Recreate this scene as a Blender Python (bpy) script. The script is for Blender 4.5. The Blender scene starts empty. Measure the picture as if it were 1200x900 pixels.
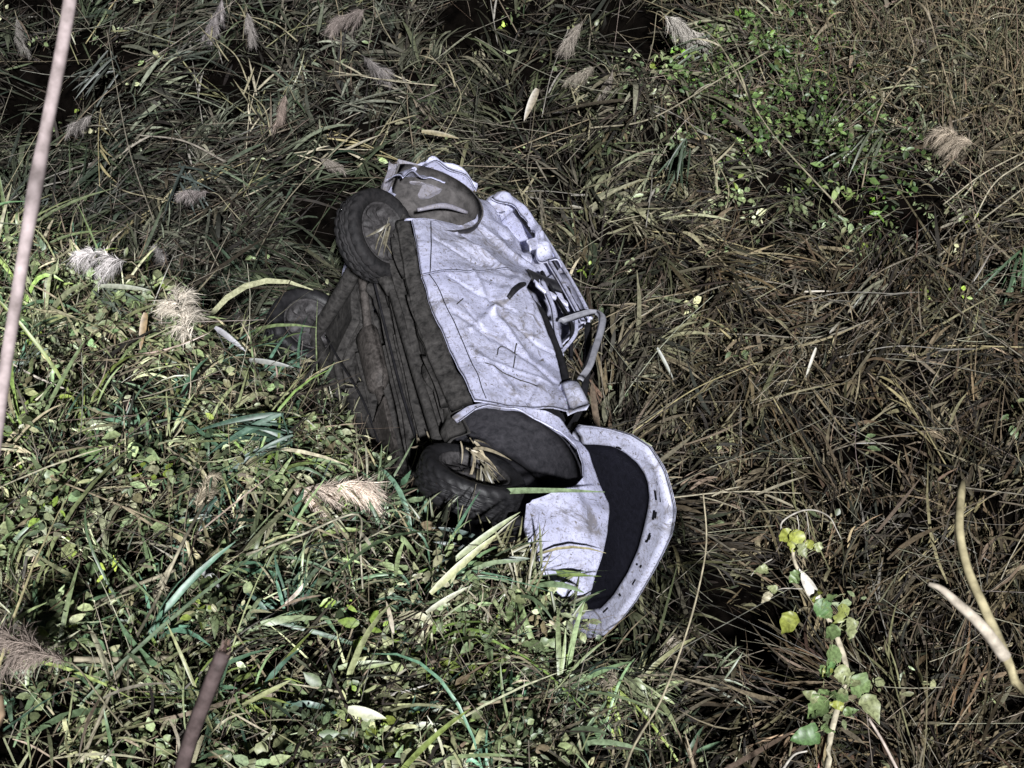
import bpy, math, random
import numpy as np
from math import radians, sin, cos, pi
from mathutils import Matrix, Vector

# ------------------------------------------------------------------ camera, sky, sun, exposure
scene = bpy.context.scene
col = scene.collection
PITCH = radians(43); CAMH = 6.75; FPX = 1650.0
cam_d = bpy.data.cameras.new('camera'); cam = bpy.data.objects.new('camera', cam_d); col.objects.link(cam)
cam.location = (0, 0, CAMH); cam.rotation_euler = (pi/2-PITCH, 0, 0)
cam_d.sensor_width = 36; cam_d.lens = FPX/1200*36; cam_d.clip_start = .05; cam_d.clip_end = 400
cam_d.dof.use_dof = True; cam_d.dof.focus_distance = 8.2; cam_d.dof.aperture_fstop = 10
scene.camera = cam

SUN_DIR = Vector((.13, -.77, .63)).normalized()          # towards the light, behind and right of the camera
elev = math.asin(SUN_DIR.z); azim = math.atan2(SUN_DIR.x, SUN_DIR.y)
world = bpy.data.worlds.new('World'); scene.world = world; world.use_nodes = True
nt = world.node_tree; nt.nodes.clear()
sky = nt.nodes.new('ShaderNodeTexSky'); sky.sky_type = 'NISHITA'; sky.sun_disc = False
sky.sun_elevation = elev; sky.sun_rotation = azim
bg = nt.nodes.new('ShaderNodeBackground'); bg.inputs[1].default_value = .0020
wo = nt.nodes.new('ShaderNodeOutputWorld')
nt.links.new(sky.outputs[0], bg.inputs[0]); nt.links.new(bg.outputs[0], wo.inputs[0])
sun_d = bpy.data.lights.new('sun', 'SUN'); sun_d.energy = 4.8; sun_d.angle = radians(2.2); sun_d.color = (.97, .98, 1)
sun = bpy.data.objects.new('sun', sun_d); col.objects.link(sun)
sun.rotation_euler = SUN_DIR.to_track_quat('Z', 'Y').to_euler()
scene.view_settings.view_transform = 'Standard'; scene.view_settings.look = 'None'
scene.view_settings.exposure = 0.6; scene.view_settings.gamma = 1; scene.view_settings.use_curve_mapping = False

rng = np.random.default_rng(11); random.seed(5)
R_ = np.array([1., 0, 0]); D_ = np.array([0, -sin(PITCH), -cos(PITCH)]); F_ = np.array([0, cos(PITCH), -sin(PITCH)])
CAM = np.array([0, 0, CAMH])

# ------------------------------------------------------------------ helpers
def unit(v):
    v = np.asarray(v, float); return v/(np.linalg.norm(v, axis=-1, keepdims=True)+1e-12)
def link(name, me, mat, parent=None):
    o = bpy.data.objects.new(name, me); col.objects.link(o)
    if mat is not None and not me.materials: me.materials.append(mat)
    if parent is not None: o.parent = parent
    return o
def tag(o, label=None, cat=None, group=None, kind=None):
    if label: o['label'] = label
    if cat: o['category'] = cat
    if group: o['group'] = group
    if kind: o['kind'] = kind
    return o
def mesh_np(name, V, Q, tint=None, smooth=True):
    """V (n,3) verts, Q (m,4) quads"""
    me = bpy.data.meshes.new(name); V = np.asarray(V, np.float32); Q = np.asarray(Q, np.int32)
    me.vertices.add(len(V)); me.vertices.foreach_set('co', V.ravel())
    me.loops.add(Q.size); me.loops.foreach_set('vertex_index', Q.ravel())
    k = Q.shape[1]
    me.polygons.add(len(Q)); me.polygons.foreach_set('loop_start', np.arange(0, Q.size, k, dtype=np.int32))
    me.polygons.foreach_set('loop_total', np.full(len(Q), k, np.int32))
    me.polygons.foreach_set('use_smooth', np.full(len(Q), smooth))
    if tint is not None:
        a = me.color_attributes.new('tint', 'FLOAT_COLOR', 'POINT')
        c = np.ones((len(V), 4), np.float32); c[:, :3] = tint; a.data.foreach_set('color', c.ravel())
    me.update(calc_edges=True); me.validate()
    return me
class NB:
    """collects arrays of quads with per-vertex tint"""
    def __init__(s): s.V = []; s.Q = []; s.T = []; s.n = 0
    def add(s, V, Q, T):
        V = np.asarray(V, float).reshape(-1, 3); T = np.broadcast_to(np.asarray(T, float), V.shape)
        s.V.append(V); s.Q.append(np.asarray(Q)+s.n); s.T.append(T); s.n += len(V)
    def mesh(s, name, smooth=True): return mesh_np(name, np.concatenate(s.V), np.concatenate(s.Q), np.concatenate(s.T), smooth)

class Noise:
    """smooth pseudo-noise on the plane: sum of random plane waves"""
    def __init__(s, scale, seed, n=14):
        r = np.random.default_rng(seed); a = r.uniform(0, 2*pi, n); k = 2*pi/scale*r.uniform(.5, 1.6, n)
        s.kx = k*np.cos(a); s.ky = k*np.sin(a); s.p = r.uniform(0, 2*pi, n); s.n = n
    def __call__(s, x, y):
        x = np.asarray(x, float); y = np.asarray(y, float)
        return np.sin(x[..., None]*s.kx+y[..., None]*s.ky+s.p).sum(-1)/math.sqrt(s.n/2)   # about unit variance

def ribbons(nb, base, dirn, L, W, S=3, bend=None, nrm=None, prof=None, tint=(.2, .2, .2), fold=0.0, twist=None, tiptint=1.0):
    """many leaf-shaped ribbons at once"""
    base = np.asarray(base, float).reshape(-1, 3); N = len(base)
    dirn = unit(np.broadcast_to(dirn, (N, 3))); L = np.broadcast_to(L, (N,)).astype(float); W = np.broadcast_to(W, (N,)).astype(float)
    bend = np.zeros((N, 3)) if bend is None else np.broadcast_to(bend, (N, 3))
    nrm = np.tile([0, 0, 1.], (N, 1)) if nrm is None else np.broadcast_to(nrm, (N, 3))
    t = np.linspace(0, 1, S+1)
    if prof is None: prof = np.maximum(.12, np.sin(np.clip(t*.93+.07, 0, 1)*pi)**.6)
    prof = np.asarray(prof, float)
    C = base[:, None]+dirn[:, None]*(L[:, None]*t)[..., None]+bend[:, None]*(t**2)[None, :, None]*L[:, None, None]
    tan = unit(dirn[:, None]+2*bend[:, None]*t[None, :, None])
    side = unit(np.cross(tan, nrm[:, None]+1e-4))
    up = np.cross(side, tan)
    if twist is not None:
        a = (np.broadcast_to(twist, (N,))[:, None]*t)[..., None]; side, up = side*np.cos(a)+up*np.sin(a), up*np.cos(a)-side*np.sin(a)
    hw = (W[:, None]*.5*prof)[..., None]
    tint = np.broadcast_to(tint, (N, 3)); tt = (1+(tiptint-1)*t)[None, :, None]*tint[:, None]
    if fold:
        P = np.stack([C-side*hw+up*hw*fold, C, C+side*hw+up*hw*fold], 2); k = 3
    else:
        P = np.stack([C-side*hw, C+side*hw], 2); k = 2
    T = np.repeat(tt[:, :, None], k, 2)
    q = []
    for s_ in range(S):
        for j in range(k-1):
            q.append([s_*k+j, s_*k+j+1, (s_+1)*k+j+1, (s_+1)*k+j])
    q = np.array(q); Q = (np.arange(N)[:, None, None]*((S+1)*k)+q[None]).reshape(-1, 4)
    nb.add(P.reshape(-1, 3), Q, T.reshape(-1, 3))
def tubes(nb, base, dirn, L, r, S=3, sides=4, bend=None, tint=(.2, .2, .2), taper=.6):
    base = np.asarray(base, float).reshape(-1, 3); N = len(base); dirn = unit(np.broadcast_to(dirn, (N, 3)))
    L = np.broadcast_to(L, (N,)).astype(float); r = np.broadcast_to(r, (N,)).astype(float)
    bend = np.zeros((N, 3)) if bend is None else np.broadcast_to(bend, (N, 3))
    t = np.linspace(0, 1, S+1)
    C = base[:, None]+dirn[:, None]*(L[:, None]*t)[..., None]+bend[:, None]*(t**2)[None, :, None]*L[:, None, None]
    tan = unit(dirn[:, None]+2*bend[:, None]*t[None, :, None])
    a = unit(np.cross(tan, [.31, .23, .92])); b = np.cross(tan, a)
    th = np.linspace(0, 2*pi, sides, endpoint=False)
    rr = r[:, None]*(1-(1-taper)*t)
    P = C[:, :, None]+rr[:, :, None, None]*(a[:, :, None]*np.cos(th)[None, None, :, None]+b[:, :, None]*np.sin(th)[None, None, :, None])
    tint = np.broadcast_to(tint, (N, 3)); T = np.broadcast_to(tint[:, None, None], P.shape)
    q = np.array([[s_*sides+j, s_*sides+(j+1) % sides, (s_+1)*sides+(j+1) % sides, (s_+1)*sides+j] for s_ in range(S) for j in range(sides)])
    Q = (np.arange(N)[:, None, None]*((S+1)*sides)+q[None]).reshape(-1, 4)
    nb.add(P.reshape(-1, 3), Q, T.reshape(-1, 3))
def smooth_path(pts, n=8):
    """Catmull-Rom through points"""
    p = np.asarray(pts, float)
    if len(p) < 3: return np.array([p[0]+(p[-1]-p[0])*t for t in np.linspace(0, 1, n+1)])
    e = np.vstack([2*p[0]-p[1], p, 2*p[-1]-p[-2]]); out = []
    for i in range(1, len(e)-2):
        for t in np.linspace(0, 1, n, endpoint=False):
            a, b, c, d = e[i-1], e[i], e[i+1], e[i+2]
            out.append(.5*(2*b+(c-a)*t+(2*a-5*b+4*c-d)*t*t+(3*b-a-3*c+d)*t**3))
    out.append(p[-1]); return np.array(out)
def path_tube(nb, path, rad, sides=8, tint=(.2, .2, .2), node=None, cap=True):
    path = np.asarray(path, float); n = len(path)
    rad = np.interp(np.linspace(0, 1, n), np.linspace(0, 1, len(np.atleast_1d(rad))), np.atleast_1d(rad))
    tan = unit(np.gradient(path, axis=0)); ref = np.array([.21, .93, .3]) if abs(tan[:, 2]).mean() > .8 else np.array([.1, .15, .98])
    a = unit(np.cross(tan, ref)); b = np.cross(tan, a); th = np.linspace(0, 2*pi, sides, endpoint=False)
    P = path[:, None]+rad[:, None, None]*(a[:, None]*np.cos(th)[None, :, None]+b[:, None]*np.sin(th)[None, :, None])
    V = P.reshape(-1, 3)
    Q = [[i*sides+j, i*sides+(j+1) % sides, (i+1)*sides+(j+1) % sides, (i+1)*sides+j] for i in range(n-1) for j in range(sides)]
    if cap:
        V = np.vstack([V, path[0], path[-1]]); m = n*sides
        for j in range(0, sides, 2):
            Q.append([m, (j+2) % sides, j+1, j]); e = (n-1)*sides; Q.append([m+1, e+j, e+j+1, e+(j+2) % sides])
    T = np.asarray(tint, float)
    if T.ndim == 2:
        T = np.repeat(T, sides, 0)
        if cap: T = np.vstack([T, T[0], T[-1]])
    nb.add(V, Q, T)

# ------------------------------------------------------------------ materials
def new_mat(name):
    m = bpy.data.materials.new(name); m.use_nodes = True; n = m.node_tree; b = n.nodes['Principled BSDF']; return m, n, b
def N(nt, t, **kw):
    n = nt.nodes.new(t)
    for k, v in kw.items():
        if k in n.inputs.keys(): n.inputs[k].default_value = v
        else: setattr(n, k, v)
    return n
def ramp(nt, a, b, c0=(0, 0, 0, 1), c1=(1, 1, 1, 1)):
    r = nt.nodes.new('ShaderNodeValToRGB'); r.color_ramp.elements[0].position = a; r.color_ramp.elements[1].position = b
    r.color_ramp.elements[0].color = c0; r.color_ramp.elements[1].color = c1; return r
def mixc(nt, fac, a, b, mode='MIX'):
    m = nt.nodes.new('ShaderNodeMix'); m.data_type = 'RGBA'; m.blend_type = mode
    for s, v in ((0, fac), (6, a), (7, b)):
        if hasattr(v, 'is_linked') or hasattr(v, 'links'): nt.links.new(v, m.inputs[s])
        else: m.inputs[s].default_value = v
    return m.outputs[2]
def plant_mat(name, rough=.55, spec=.4, nscale=60, streak=True):
    m, n, b = new_mat(name)
    at = N(n, 'ShaderNodeAttribute', attribute_name='tint')
    tc = N(n, 'ShaderNodeTexCoord')
    no = N(n, 'ShaderNodeTexNoise', Scale=nscale, Detail=4.0, Roughness=.6); n.links.new(tc.outputs['Object'], no.inputs['Vector'])
    r = ramp(n, .3, .72, (.45, .43, .40, 1), (1.25, 1.22, 1.18, 1)); n.links.new(no.outputs[0], r.inputs[0])
    c = mixc(n, 1.0, at.outputs[0], r.outputs[0], 'MULTIPLY')
    n.links.new(c, b.inputs['Base Color']); b.inputs['Roughness'].default_value = rough; b.inputs['Specular IOR Level'].default_value = spec
    return m
M_dead = plant_mat('dead_reed', .7, .25, 45)
M_leaf = plant_mat('leaf', .45, .5, 70)
M_blade = plant_mat('reed_blade', .42, .5, 40)
M_fluff = plant_mat('plume_fluff', .9, .1, 120)
M_stem = plant_mat('stem', .7, .25, 30)

def soil_mat():
    m, n, b = new_mat('shade_black_soil'); tc = N(n, 'ShaderNodeTexCoord')
    no = N(n, 'ShaderNodeTexNoise', Scale=9.0, Detail=8.0, Roughness=.65); n.links.new(tc.outputs['Object'], no.inputs['Vector'])
    r = ramp(n, .35, .7, (.0012, .001, .0009, 1), (.0045, .0036, .003, 1)); n.links.new(no.outputs[0], r.inputs[0]); n.links.new(r.outputs[0], b.inputs['Base Color'])  # near-black, so gaps and hollows look shadowed: shade put into the colour
    bp = N(n, 'ShaderNodeBump', Strength=.9, Distance=.05); n.links.new(no.outputs[0], bp.inputs['Height']); n.links.new(bp.outputs[0], b.inputs['Normal'])
    b.inputs['Roughness'].default_value = 1; b.inputs['Specular IOR Level'].default_value = 0; return m
M_shade_soil = soil_mat()

def paint_mat(name, base=(.53, .54, .71), mud=(.10, .085, .07), amount=.5, lowmud=True, metal=0.0, rough=.38):
    """pale car paint with splashes of mud, scuffs and scratches (object space = car space)"""
    m, n, b = new_mat(name); tc = N(n, 'ShaderNodeTexCoord'); O = tc.outputs['Object']
    def noise(scale, detail=6., rough_=.6, vec=None, dist=0.):
        x = N(n, 'ShaderNodeTexNoise', Scale=scale, Detail=detail, Roughness=rough_, Distortion=dist); n.links.new(vec or O, x.inputs['Vector']); return x.outputs[0]
    def rp(v, a, c): r = ramp(n, a, c); n.links.new(v, r.inputs[0]); return r.outputs[0]
    def mth(op, a, c):
        x = N(n, 'ShaderNodeMath', operation=op)
        for i, v in ((0, a), (1, c)):
            if hasattr(v, 'links'): n.links.new(v, x.inputs[i])
            else: x.inputs[i].default_value = v
        return x.outputs[0]
    speck = rp(noise(60, 6, .8), .52-.05*amount, .64)                    # small specks
    blot = rp(noise(12, 8, .72, dist=1.2), .53-.05*amount, .66)           # larger smears
    film = rp(noise(4.5, 8, .7), .36, .72)                               # thin film of dirt
    mp = N(n, 'ShaderNodeMapping'); mp.inputs['Rotation'].default_value = (.3, .5, .6); mp.inputs['Scale'].default_value = (60, 6, 7); n.links.new(O, mp.inputs['Vector'])
    scr = rp(noise(1.6, 3, .6, mp.outputs[0], .4), .61, .70)
    mp2 = N(n, 'ShaderNodeMapping'); mp2.inputs['Rotation'].default_value = (.9, -.7, -.5); mp2.inputs['Scale'].default_value = (7, 55, 48); n.links.new(O, mp2.inputs['Vector'])
    scr2 = rp(noise(1.5, 3, .6, mp2.outputs[0], .4), .61, .70)
    flake = rp(noise(40, 2, .5, dist=.6), .665, .69)                      # stuck bits of leaf and chipped paint
    splash = mth('MULTIPLY', rp(noise(5, 8, .78, dist=1.5), .49, .60), rp(noise(2.3, 2, .5), .40, .54))
    dirt0 = mth('MAXIMUM', mth('MULTIPLY', flake, .9), mth('MULTIPLY', splash, .80))
    dirt = mth('MAXIMUM', mth('MULTIPLY', speck, .85), mth('MULTIPLY', blot, .6*amount+.22))
    dirt = mth('MAXIMUM', dirt, mth('MULTIPLY', mth('MAXIMUM', scr, scr2), .7))
    dirt = mth('MAXIMUM', dirt, mth('MULTIPLY', film, .34*amount+.10))
    dirt = mth('MAXIMUM', dirt, dirt0)
    if lowmud:                                                           # mud thrown up along the sills
        sx = N(n, 'ShaderNodeSeparateXYZ'); n.links.new(O, sx.inputs[0])
        z = mth('ADD', sx.outputs[2], mth('MULTIPLY', noise(16, 5), .22))
        r = ramp(n, .13, .20, (1, 1, 1, 1), (0, 0, 0, 1)); n.links.new(z, r.inputs[0])
        dirt = mth('MAXIMUM', dirt, mth('MULTIPLY', r.outputs[0], .92))
    tone = rp(noise(2.2, 2, .5), .3, .7)
    pc = mixc(n, tone, (base[0]*.88, base[1]*.88, base[2]*.92, 1), (*base, 1))
    mc = mixc(n, rp(noise(30, 5), .35, .65), (*[v*.55 for v in mud], 1), (*[v*1.4 for v in mud], 1))
    c = mixc(n, dirt, pc, mc); n.links.new(c, b.inputs['Base Color'])
    rr = mth('ADD', mth('MULTIPLY', dirt, .5), rough); n.links.new(rr, b.inputs['Roughness'])
    b.inputs['Metallic'].default_value = metal; b.inputs['Coat Weight'].default_value = .3; b.inputs['Coat Roughness'].default_value = .2
    bp = N(n, 'ShaderNodeBump', Strength=.12, Distance=.01); n.links.new(mth('ADD', mth('MULTIPLY', noise(9, 4), 1.5), mth('MULTIPLY', dirt, .6)), bp.inputs['Height'])
    n.links.new(bp.outputs[0], b.inputs['Normal'])
    return m
M_paint = paint_mat('dirty_white_paint', amount=.35)
M_paint_mud = paint_mat('muddy_white_paint', amount=1.0)
M_paint_in = paint_mat('inner_white_paint', (.52, .53, .67), amount=.25, lowmud=False)
M_grey_metal = paint_mat('grey_inner_metal', (.27, .26, .31), amount=.8, lowmud=False, rough=.5)

def rough_mat(name, c0, c1, scale=12, rough=.8, bump=.5, spec=.25, metal=0):
    m, n, b = new_mat(name); tc = N(n, 'ShaderNodeTexCoord')
    no = N(n, 'ShaderNodeTexNoise', Scale=scale, Detail=8.0, Roughness=.65, Distortion=.4); n.links.new(tc.outputs['Object'], no.inputs['Vector'])
    r = ramp(n, .32, .7, (*c0, 1), (*c1, 1)); n.links.new(no.outputs[0], r.inputs[0]); n.links.new(r.outputs[0], b.inputs['Base Color'])
    bp = N(n, 'ShaderNodeBump', Strength=bump, Distance=.015); n.links.new(no.outputs[0], bp.inputs['Height']); n.links.new(bp.outputs[0], b.inputs['Normal'])
    b.inputs['Roughness'].default_value = rough; b.inputs['Specular IOR Level'].default_value = spec; b.inputs['Metallic'].default_value = metal; return m
M_under = rough_mat('muddy_underbody', (.008, .0075, .0075), (.072, .067, .064), 24, .8, .25)
M_under2 = rough_mat('rusty_steel', (.014, .012, .011), (.10, .088, .082), 35, .7, .2)
M_dark = rough_mat('black_plastic', (.008, .008, .010), (.022, .021, .024), 20, .6, .3)
M_felt = rough_mat('black_felt', (.003, .003, .006), (.008, .008, .014), 30, .6, .3, .3)
M_liner = rough_mat('wheel_arch_liner', (.012, .012, .015), (.042, .040, .046), 26, .6, .15)
M_well = rough_mat('bare_wheel_well', (.03, .028, .028), (.13, .12, .118), 12, .7, .2)
M_rubber = rough_mat('tyre_rubber', (.006, .006, .007), (.026, .024, .025), 24, .75, .15)
M_rubber_dark = rough_mat('clean_tyre_rubber', (.005, .005, .006), (.020, .019, .021), 18, .55, .3, .4)
M_rim = rough_mat('dirty_wheel_steel', (.010, .0095, .010), (.075, .07, .072), 26, .6, .4)
M_trim = rough_mat('grey_trim', (.13, .13, .15), (.30, .30, .34), 15, .5, .2, .5)
M_glass, _n, _b = new_mat('dark_headlamp_glass'); _b.inputs['Base Color'].default_value = (.03, .03, .035, 1); _b.inputs['Roughness'].default_value = .12

# ------------------------------------------------------------------ terrain
TOE = np.array([(-9, 10.2), (-4.2, 8.9), (-2.5, 8.0), (-1.5, 7.3), (-.95, 6.75), (-.30, 6.0), (.25, 5.45), (.72, 4.85), (1.02, 4.2), (1.28, 3.4), (1.9, 2.5), (3.5, 1.6), (8, .6)])
def bank_s(x, y):
    """signed distance inside the near bank (positive on the camera's side of the toe)"""
    x = np.asarray(x, float); y = np.asarray(y, float); best = np.full(x.shape, 1e9); sg = np.zeros(x.shape)
    for (ax, ay), (bx, by) in zip(TOE[:-1], TOE[1:]):
        dx, dy = bx-ax, by-ay; t = np.clip(((x-ax)*dx+(y-ay)*dy)/(dx*dx+dy*dy), 0, 1)
        ex, ey = x-(ax+t*dx), y-(ay+t*dy); d = np.hypot(ex, ey); cr = dx*(y-ay)-dy*(x-ax)
        m = d < best-1e-9; best = np.where(m, d, best); sg = np.where(m, np.where(cr < 0, 1., -1.), sg)
    return best*sg
n1, n2, n3, n4 = Noise(1.6, 1), Noise(.6, 2), Noise(4.0, 3), Noise(.9, 4)
PITS = [(1.36, 5.22, .30, .95), (-1.46, 8.98, .30, .60), (1.08, 10.95, .40, .5), (3.10, 9.05, .40, .5), (2.02, 9.0, .3, .4), (-4.0, 10.3, .4, .45), (-4.2, 11.5, .4, .45), (-2.3, 10.3, .3, .35), (2.45, 6.4, .28, .25), (-.3, 10.9, .3, .35)]  # first two hollows added to stand for the vine's and rear wheel's shadows
def height(x, y):
    x = np.asarray(x, float); y = np.asarray(y, float); s = bank_s(x, y)
    h = .035*n2(x, y)+.05*n1(x, y)
    h = h+.42*np.log1p(np.exp((y-9.2)*3))/3
    sp = np.maximum(s, 0); h = h+np.where(sp < 1.05, 1.3*sp*sp/(sp+.16), 1.3*1.05*1.05/1.21+.30*(sp-1.05))+.03*np.clip(s, 0, 1)*n2(x*1.3, y)
    h = h+.24*np.exp(-(((x-.02)/.38)**2+((y-4.62)/.30)**2))        # earth pushed up by the nose
    for px_, py_, r_, d_ in PITS: h = h-d_*np.exp(-((x-px_)**2+(y-py_)**2)/(r_*r_))
    return h
def ray(px, py): return R_*((px-600)/FPX)+D_*((py-450)/FPX)+F_
def pix(px, py, lift=0.0):
    """point of the terrain (raised by lift) seen at a pixel of the 1200x900 photograph"""
    v = ray(px, py); t = np.linspace(1.5, 20, 1500); P = CAM+v[None]*t[:, None]
    below = P[:, 2] <= height(P[:, 0], P[:, 1])+lift; i = int(np.argmax(below)) if below.any() else len(t)-1
    return P[i]
def at_depth(px, py, z): return CAM+ray(px, py)*z
def ground_pt(p, dx=0., dy=0.):
    return np.array([p[0]+dx, p[1]+dy, float(height(p[0]+dx, p[1]+dy))])

def build_ground():
    xs = np.concatenate([[-60, -25, -12], np.linspace(-7, 7, 190), [12, 25, 60]]); ys = np.concatenate([[-40, -15, -4], np.linspace(-1, 15, 210), [20, 35, 90]])
    X, Y = np.meshgrid(xs, ys); Z = height(np.clip(X, -9, 9), np.clip(Y, -2, 16))
    V = np.stack([X, Y, Z], -1).reshape(-1, 3); w = len(xs)
    i, j = np.meshgrid(np.arange(w-1), np.arange(len(ys)-1)); a = (j*w+i).ravel(); Q = np.stack([a, a+1, a+w+1, a+w], 1)
    o = link('ground', mesh_np('ground', V, Q), M_shade_soil); tag(o, kind='structure')
build_ground()

# ------------------------------------------------------------------ the car (car space: X forward, Y left, Z up)
CR = np.array([[0.236, -0.367, 0.9], [0.704, 0.703, 0.102], [-0.67, 0.609, 0.424]]); _u, _s, _v = np.linalg.svd(CR); CR = _u@_v
CT = np.array([-.846, .066, 8.62])
BW = np.stack([R_, D_, F_], 1); CW = BW@CR; CO = CAM+BW@CT
def car_to_world(p): return CO+CW@np.asarray(p, float)
def cam_dir_to_car(v): return CR.T@np.asarray(v, float)
car = bpy.data.objects.new('wrecked_car', None); col.objects.link(car)
mw = Matrix.Identity(4)
for i in range(3):
    for j in range(3): mw[i][j] = CW[i, j]
    mw[i][3] = CO[i]
car.matrix_world = mw
tag(car, 'wrecked muddy white hatchback lying on its side in flattened reeds', 'car')

cn1, cn2, cn3 = Noise(.55, 21), Noise(.22, 22), Noise(.10, 23)
def crease(x, z, p, q, w):
    """ridge profile along a segment"""
    (ax, az), (bx, bz) = p, q; dx, dz = bx-ax, bz-az; t = np.clip(((x-ax)*dx+(z-az)*dz)/(dx*dx+dz*dz), 0, 1)
    d = np.hypot(x-ax-t*dx, z-az-t*dz); return np.maximum(0, 1-d/w)
def ysurf(x, z, crumple=1.0):
    x = np.asarray(x, float); z = np.asarray(z, float); mx = np.maximum
    y = -.82+.10*mx(0, (z-.55)/.45)**2+.09*mx(0, (.25-z)/.25)**2
    y = y+.26*mx(0, (x-1.35)/.75)**2+.16*mx(0, (-.30-x))*np.clip((z-.1)/.4, 0, 1)
    y = y+.012*np.abs(np.sin((z-.62)*6))*np.clip((z-.3)*5, 0, 1)
    c = .010*np.abs(cn1(x*.7, z*.7))-.0035*np.abs(cn2(x*.6, z*.6)+.4)+.001*np.abs(cn3(x, z))
    c = c-.018*crease(x, z, (.231, .284), (.045, .466), .035)-.020*crease(x, z, (.045, .466), (-.42, .80), .05)
    c = c-.016*crease(x, z, (-.335, .43), (.045, .466), .03)-.018*crease(x, z, (.045, .466), (.356, .604), .04)+.014*crease(x, z, (.10, .22), (.55, .75), .035)-.012*crease(x, z, (.40, .25), (.72, .45), .04)
    c = c+.05*np.exp(-(((x+.72)/.20)**2+((z-.82)/.22)**2))-.03*crease(x, z, (-.67, .47), (-.44, .68), .08)+.035*np.exp(-(((x-.35)/.16)**2+((z-.70)/.12)**2))
    c = c-.02*crease(x, z, (-.95, .7), (-.7, 1.02), .06)
    for p, q, w, a in (((-.22, .25), (.02, .62), .022, .010), ((.15, .62), (.30, .83), .020, .012), ((.48, .30), (.60, .70), .022, -.010), ((-.60, .25), (-.42, .52), .022, .010), ((-.80, .45), (-.50, .60), .025, -.012), ((.02, .30), (.30, .40), .02, .009), ((.60, .62), (.78, .50), .02, .011), ((-.15, .80), (.20, .70), .022, -.012)): c = c+a*crease(x, z, p, q, w)
    return y+crumple*c
def resample(poly, n):
    p = np.asarray(poly, float); d = np.r_[0, np.cumsum(np.linalg.norm(np.diff(p, axis=0), axis=1))]; t = np.linspace(0, d[-1], n)
    return np.stack([np.interp(t, d, p[:, k]) for k in range(p.shape[1])], 1)
def coons(bottom, top, rear, front, nu, nv):
    B, T, L, F = resample(bottom, nu), resample(top, nu), resample(rear, nv), resample(front, nv)
    u = np.linspace(0, 1, nu)[:, None, None]; v = np.linspace(0, 1, nv)[None, :, None]
    S = (1-v)*B[:, None]+v*T[:, None]+(1-u)*L[None]+u*F[None]-((1-u)*(1-v)*B[0]+u*(1-v)*B[-1]+(1-u)*v*T[0]+u*v*T[-1])
    return S
def sheet(name, P, mat, parent=car, thick=.012, tdir=(0, 1, 0), smooth=True):
    """grid of points (nu, nv, 3) as a thick sheet"""
    nu, nv = P.shape[:2]; A = P.reshape(-1, 3); Bk = A+np.asarray(tdir, float)*thick; n = nu*nv
    i, j = np.meshgrid(np.arange(nu-1), np.arange(nv-1), indexing='ij'); a = (i*nv+j).ravel(); Q = np.stack([a, a+nv, a+nv+1, a+1], 1)
    Qb = Q[:, ::-1]+n; rim = []
    for k in range(nu-1):
        for e in (0, nv-1):
            p, q = k*nv+e, (k+1)*nv+e; rim.append([p, q, q+n, p+n])
    for k in range(nv-1):
        for e in (0, nu-1):
            p, q = e*nv+k, e*nv+k+1; rim.append([p, q, q+n, p+n])
    me = mesh_np(name, np.vstack([A, Bk]), np.vstack([Q, Qb, np.array(rim)]), None, smooth)
    return link(name, me, mat, parent)
def side_panel(name, S, mat, shrink=.006, parent=car, off=0.0, crumple=1.0, thick=.014):
    c = S.reshape(-1, 2).mean(0); d = S-c; r = np.linalg.norm(d, axis=-1, keepdims=True); S = c+d*(1-shrink/np.maximum(r, .05))
    return sheet(name, np.stack([S[..., 0], ysurf(S[..., 0], S[..., 1], crumple)+off, S[..., 1]], -1), mat, parent, thick)
def tube_part(name, pts, rad, mat, parent=car, sides=10, n=6):
    nb = NB(); path_tube(nb, smooth_path(pts, n), rad, sides); return link(name, nb.mesh(name), mat, parent)
def box_mesh(name, size, mat, loc, rot=(0, 0, 0), parent=car, bev=.02, jitter=0.0):
    import bmesh
    bm = bmesh.new(); bmesh.ops.create_cube(bm, size=1)
    for v in bm.verts: v.co = Vector((v.co.x*size[0], v.co.y*size[1], v.co.z*size[2]))
    bmesh.ops.bevel(bm, geom=bm.edges[:], offset=bev, segments=2, affect='EDGES')
    if jitter:
        bmesh.ops.subdivide_edges(bm, edges=bm.edges[:], cuts=2, use_grid_fill=True)
        for v in bm.verts: v.co += Vector((random.uniform(-1, 1), random.uniform(-1, 1), random.uniform(-1, 1)))*jitter
    me = bpy.data.meshes.new(name); bm.to_mesh(me); bm.free()
    for p in me.polygons: p.use_smooth = False
    o = link(name, me, mat, parent); o.location = loc; o.rotation_euler = rot; return o

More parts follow.
